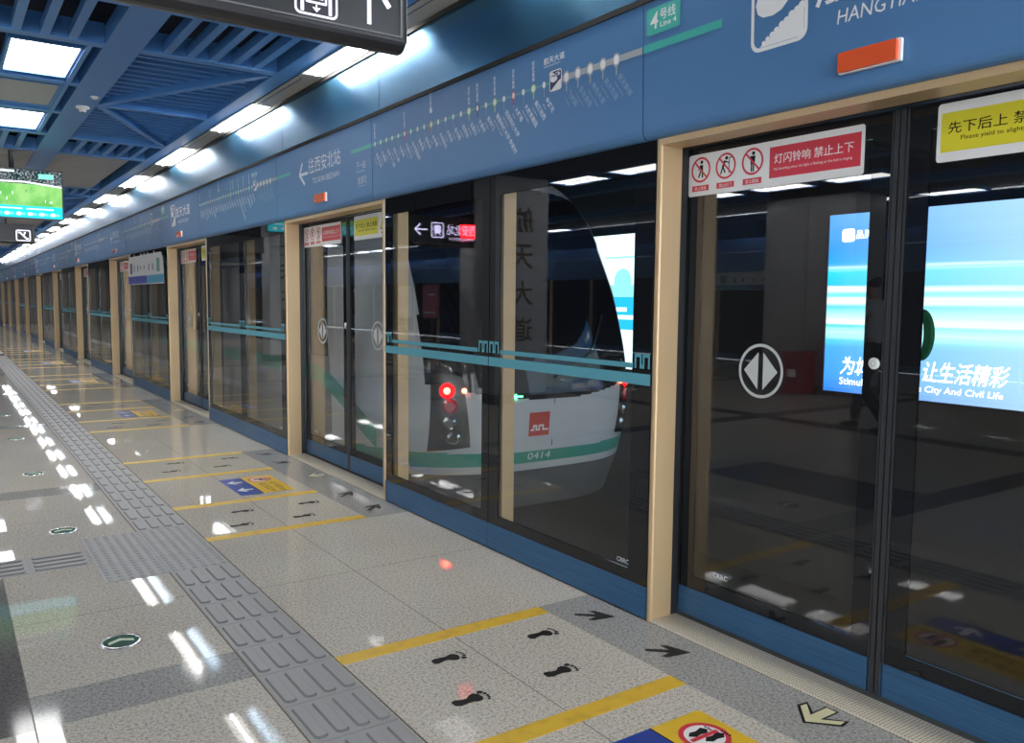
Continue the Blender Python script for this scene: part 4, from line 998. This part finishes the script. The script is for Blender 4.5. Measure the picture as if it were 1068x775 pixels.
for i in range(8): m.disc(.10 + .12 * i, .045, .03, F, .0008, 3, 10, .022); m.rect(.13 + .12 * i, .03, .17 + .12 * i, .06, F, .0008, 4)
m.text('4K', .9, .18, .03, F, .0008, 3)
m.build('screen', [pitch, crowd, e_('caption_cyan', (.02, .62, .78), .45), e_('picture_white', (.85, .92, .95), .42), e_('picture_teal', (.25, .75, .65), .38), e_('picture_dark', (.03, .03, .08), 1)], tv)

# ------------------------------------------------------------------ things behind the camera's left, seen in the glass
CLAD = brushed('column_cladding', (.34, .345, .36), .4, .3, (1, 1, 60), .05)
def column(x0, x1, y0, y1, label, letters=False):
    r = thing('platform_column', ((x0 + x1) / 2, (y0 + y1) / 2, 0), label, 'column'); w, l = (x1 - x0) / 2, (y1 - y0) / 2
    m = MB()
    if l > .5:
        for (a, c) in ((-l, -.009), (.009, l)): m.box(-w, w, a, c, .14, 3.10)
        m.box(-w + .03, w - .03, -.01, .01, .14, 3.10)
    else: m.box(-w, w, -l, l, .14, 3.10)
    m.build('cladding', [CLAD], r)
    m = MB(); m.box(-w - .01, w + .01, -l - .01, l + .01, 0, .14); m.build('plinth', [G_DARK], r)
    m = MB(); m.box(-w + .02, w - .02, -l + .02, l - .02, 3.10, 3.6); m.build('head', [CVOID], r)
    if letters:
        for i, ch in enumerate('航天大道'):
            m = MB(); m.text(ch, -.17, 2.36 - .50 * i, .34, FY(0, -l - .004, 0), .012, 0, 0, None, 0, .015); m.build('letter', [mat('bronze_letter', (.10, .07, .04), .4)] if i == 0 else [bpy.data.materials['bronze_letter']], r)
    return r
column(-6.7, -5.9, 7.46, 9.09, 'grey clad platform column reflected in the nearest left door leaf')
column(-1.95, -1.08, 9.4, 9.95, 'grey clad column with vertical bronze characters reflected beside the train', True)
column(-1.95, -1.08, 18.75, 19.3, 'second grey clad column with bronze characters, reflected in farther glass', True)
column(-6.7, -5.9, 16.8, 18.4, 'farther grey column without lettering, reflected in the glass')
rb = thing('red_bin', (-5.62, 8.18, 0), 'red litter bin with white label beside a column, reflected in the door glass', 'bin')
m = MB(); m.box(-.17, .17, -.19, .19, .02, .62); m.build('body', [mat('bin_red', (.30, .02, .03), .4)], rb)
m = MB(); m.box(-.19, .19, -.21, .21, .62, .68); m.box(-.1, .1, -.21, .0, .68, .69); m.build('lid', [mat('bin_lid_red', (.36, .03, .04), .4)], rb)
m = MB(); m.rect(-.1, .28, .06, .40, FXP(.172, 0, 0)); m.build('label_plate', [WPLAS], rb)
# notices on stands, seen in the glass
for (y, cl, lab) in ((13.4, (.55, .58, .66), 'white notice board on a stand, reflected left of the train'), (12.45, (.50, .12, .20), 'pink notice board on a stand, reflected left of the train')):
    r = thing('notice_stand', (-1.75, y, 0), lab, 'notice board')
    m = MB(); m.box(-.02, .0, -.25, .25, 1.13, 1.68); m.build('board', [mat('notice_print', cl, .4)], r)
    m = MB(); m.box(-.03, -.02, -.27, .27, 1.10, 1.71); m.tube([(-.04, 0, .02), (-.04, 0, 1.12)], .018, 8); m.lathe([(0, 0), (.2, 0), (.2, .015), (.03, .03), (0, .03)], (-.04, 0, 0), 24); m.build('stand', [DARKM], r)
    m = MB(); m.rect(-.18, 1.2, .18, 1.23, FXP(.001, 0, 0)); m.rect(-.18, 1.5, .05, 1.53, FXP(.001, 0, 0)); m.build('print', [WPLAS], r)

# ------------------------------------------------------------------ walking person, seen in the glass
def skin(name, verts, edges, radii, mt, parent, root=0, sub=2):
    me = bpy.data.meshes.new(name); me.from_pydata(verts, edges, []); me.materials.append(mt)
    o = bpy.data.objects.new(name, me); COL.objects.link(o); o.parent = parent
    md = o.modifiers.new('skin', 'SKIN'); md.use_smooth_shade = True
    for i, rr in enumerate(radii):
        sv = me.skin_vertices[0].data[i]; sv.radius = rr if isinstance(rr, tuple) else (rr, rr); sv.use_root = (i == root)
    s = o.modifiers.new('sub', 'SUBSURF'); s.levels = sub; s.render_levels = sub
    return o
pe = thing('person', (-3.1, 5.35, 0), 'person in light grey shirt and black trousers walking, seen reflected in the door glass', 'person')
SKINM = mat('skin', (.45, .27, .19), .5); SHIRT = mat('grey_shirt', (.50, .52, .56), .8); TROU = mat('black_trousers', (.015, .015, .018), .8); SHOE = mat('black_shoe', (.012, .012, .012), .35); HAIR = mat('black_hair', (.012, .010, .010), .6)
# body faces +y; right leg forward
V = [(0, 0, .95), (0, .0, 1.10), (0, .01, 1.28), (0, .0, 1.42), (0, .02, 1.50), (0, .04, 1.58), (0, .045, 1.66),
     (-.09, .0, .92), (-.09, .16, .50), (-.09, .24, .10), (-.09, .33, .05),
     (.09, .0, .92), (.09, .02, .49), (.09, -.26, .12), (.09, -.19, .05),
     (-.19, 0, 1.40), (-.235, -.06, 1.13), (-.235, .06, .92), (-.235, .10, .86),
     (.19, 0, 1.40), (.235, .04, 1.13), (.235, .20, .95), (.235, .24, .90)]
Eg = [(0, 1), (1, 2), (2, 3), (3, 4), (4, 5), (5, 6), (0, 7), (7, 8), (8, 9), (9, 10), (0, 11), (11, 12), (12, 13), (13, 14), (3, 15), (15, 16), (16, 17), (17, 18), (3, 19), (19, 20), (20, 21), (21, 22)]
Rd = [(.14, .10), (.135, .10), (.15, .105), (.12, .09), .055, .085, .08, .08, .055, .038, .03, .08, .055, .038, .03, .055, .043, .03, .022, .055, .043, .03, .022]
for (hx, hy, hz) in ((-.235, .10, .86), (.235, .24, .90)):
    ii = 18 if hx < 0 else 22
    for f, (dx, l) in enumerate(((-.022, .055), (-.008, .068), (.007, .065), (.02, .05))):
        a = len(V); V += [(hx + dx, hy + .018, hz - .035), (hx + dx, hy + .030, hz - .035 - l * .55), (hx + dx, hy + .026, hz - .035 - l)]; Rd += [.009, .008, .007]; Eg += [(ii, a), (a, a + 1), (a + 1, a + 2)]
    a = len(V); V += [(hx - .02 * (1 if hx > 0 else -1), hy + .035, hz - .01), (hx - .026 * (1 if hx > 0 else -1), hy + .05, hz - .045)]; Rd += [.009, .008]; Eg += [(ii, a), (a, a + 1)]
skin('body', V, Eg, Rd, SKINM, pe)
skin('shirt', [V[0], V[1], V[2], V[3], (0, .01, 1.47), V[15], V[16], V[17], V[19], V[20], V[21]], [(0, 1), (1, 2), (2, 3), (3, 4), (3, 5), (5, 6), (6, 7), (3, 8), (8, 9), (9, 10)], [(.158, .12), (.152, .118), (.166, .12), (.138, .105), .065, .068, .056, .043, .068, .056, .043], SHIRT, pe)
skin('trousers', [(0, 0, .96), V[7], V[8], V[9], V[11], V[12], V[13]], [(0, 1), (1, 2), (2, 3), (0, 4), (4, 5), (5, 6)], [(.155, .118), .098, .072, .06, .098, .072, .06], TROU, pe)
for (x, y, z0, tilt) in ((-.09, .23, .0, 0), (.09, -.27, .0, 0)):
    skin('shoe', [(x, y - .05, .05), (x, y + .04, .048), (x, y + .13, .036), (x, y + .19, .03)], [(0, 1), (1, 2), (2, 3)], [(.042, .045), (.042, .045), (.045, .034), (.03, .024)], SHOE, pe)
skin('hair', [(0, .02, 1.70), (0, -.01, 1.66), (0, -.02, 1.60)], [(0, 1), (1, 2)], [(.085, .09), (.09, .09), (.075, .06)], HAIR, pe)
m = MB()
for s in (-1, 1): m.lathe([(0, .008), (.008, .004), (.010, 0)], (s * .032, .122, 1.625), 10)
m.build('eyes', [BLKP], pe)

# ------------------------------------------------------------------ world, camera, view
bpy.data.objects.remove(_fo)
w = bpy.data.worlds.new('station_fill'); SC.world = w; w.use_nodes = True
bg = w.node_tree.nodes['Background']; bg.inputs[0].default_value = (.9, .95, 1, 1); bg.inputs[1].default_value = 2.3  # added fill light, enters through the open end behind the camera

yaw, pitchr, roll = (math.radians(a) for a in (34.50915, 4.85269, -.54553))
fw = Vector((math.sin(yaw) * math.cos(pitchr), math.cos(yaw) * math.cos(pitchr), -math.sin(pitchr)))
rt = Vector((math.cos(yaw), -math.sin(yaw), 0)); dn = fw.cross(rt)
rt2 = rt * math.cos(roll) + dn * math.sin(roll); dn2 = -rt * math.sin(roll) + dn * math.cos(roll)
cam = bpy.data.cameras.new('camera'); co = bpy.data.objects.new('camera', cam); COL.objects.link(co)
R = Matrix((rt2, -dn2, -fw)).transposed()
co.matrix_world = Matrix.Translation((0, 0, 1.42)) @ R.to_4x4()
cam.sensor_width = 36; cam.lens = 864.64 / 1068 * 36; cam.clip_end = 300; cam.clip_start = .02
SC.camera = co
vs_ = SC.view_settings; vs_.view_transform = 'Standard'; vs_.look = 'None'; vs_.gamma = 1; vs_.use_curve_mapping = False; vs_.exposure = 1.9
cy = SC.cycles
cy.use_denoising = True; cy.max_bounces = 10; cy.transparent_max_bounces = 24; cy.glossy_bounces = 6; cy.diffuse_bounces = 4; cy.caustics_reflective = False; cy.sample_clamp_indirect = 6
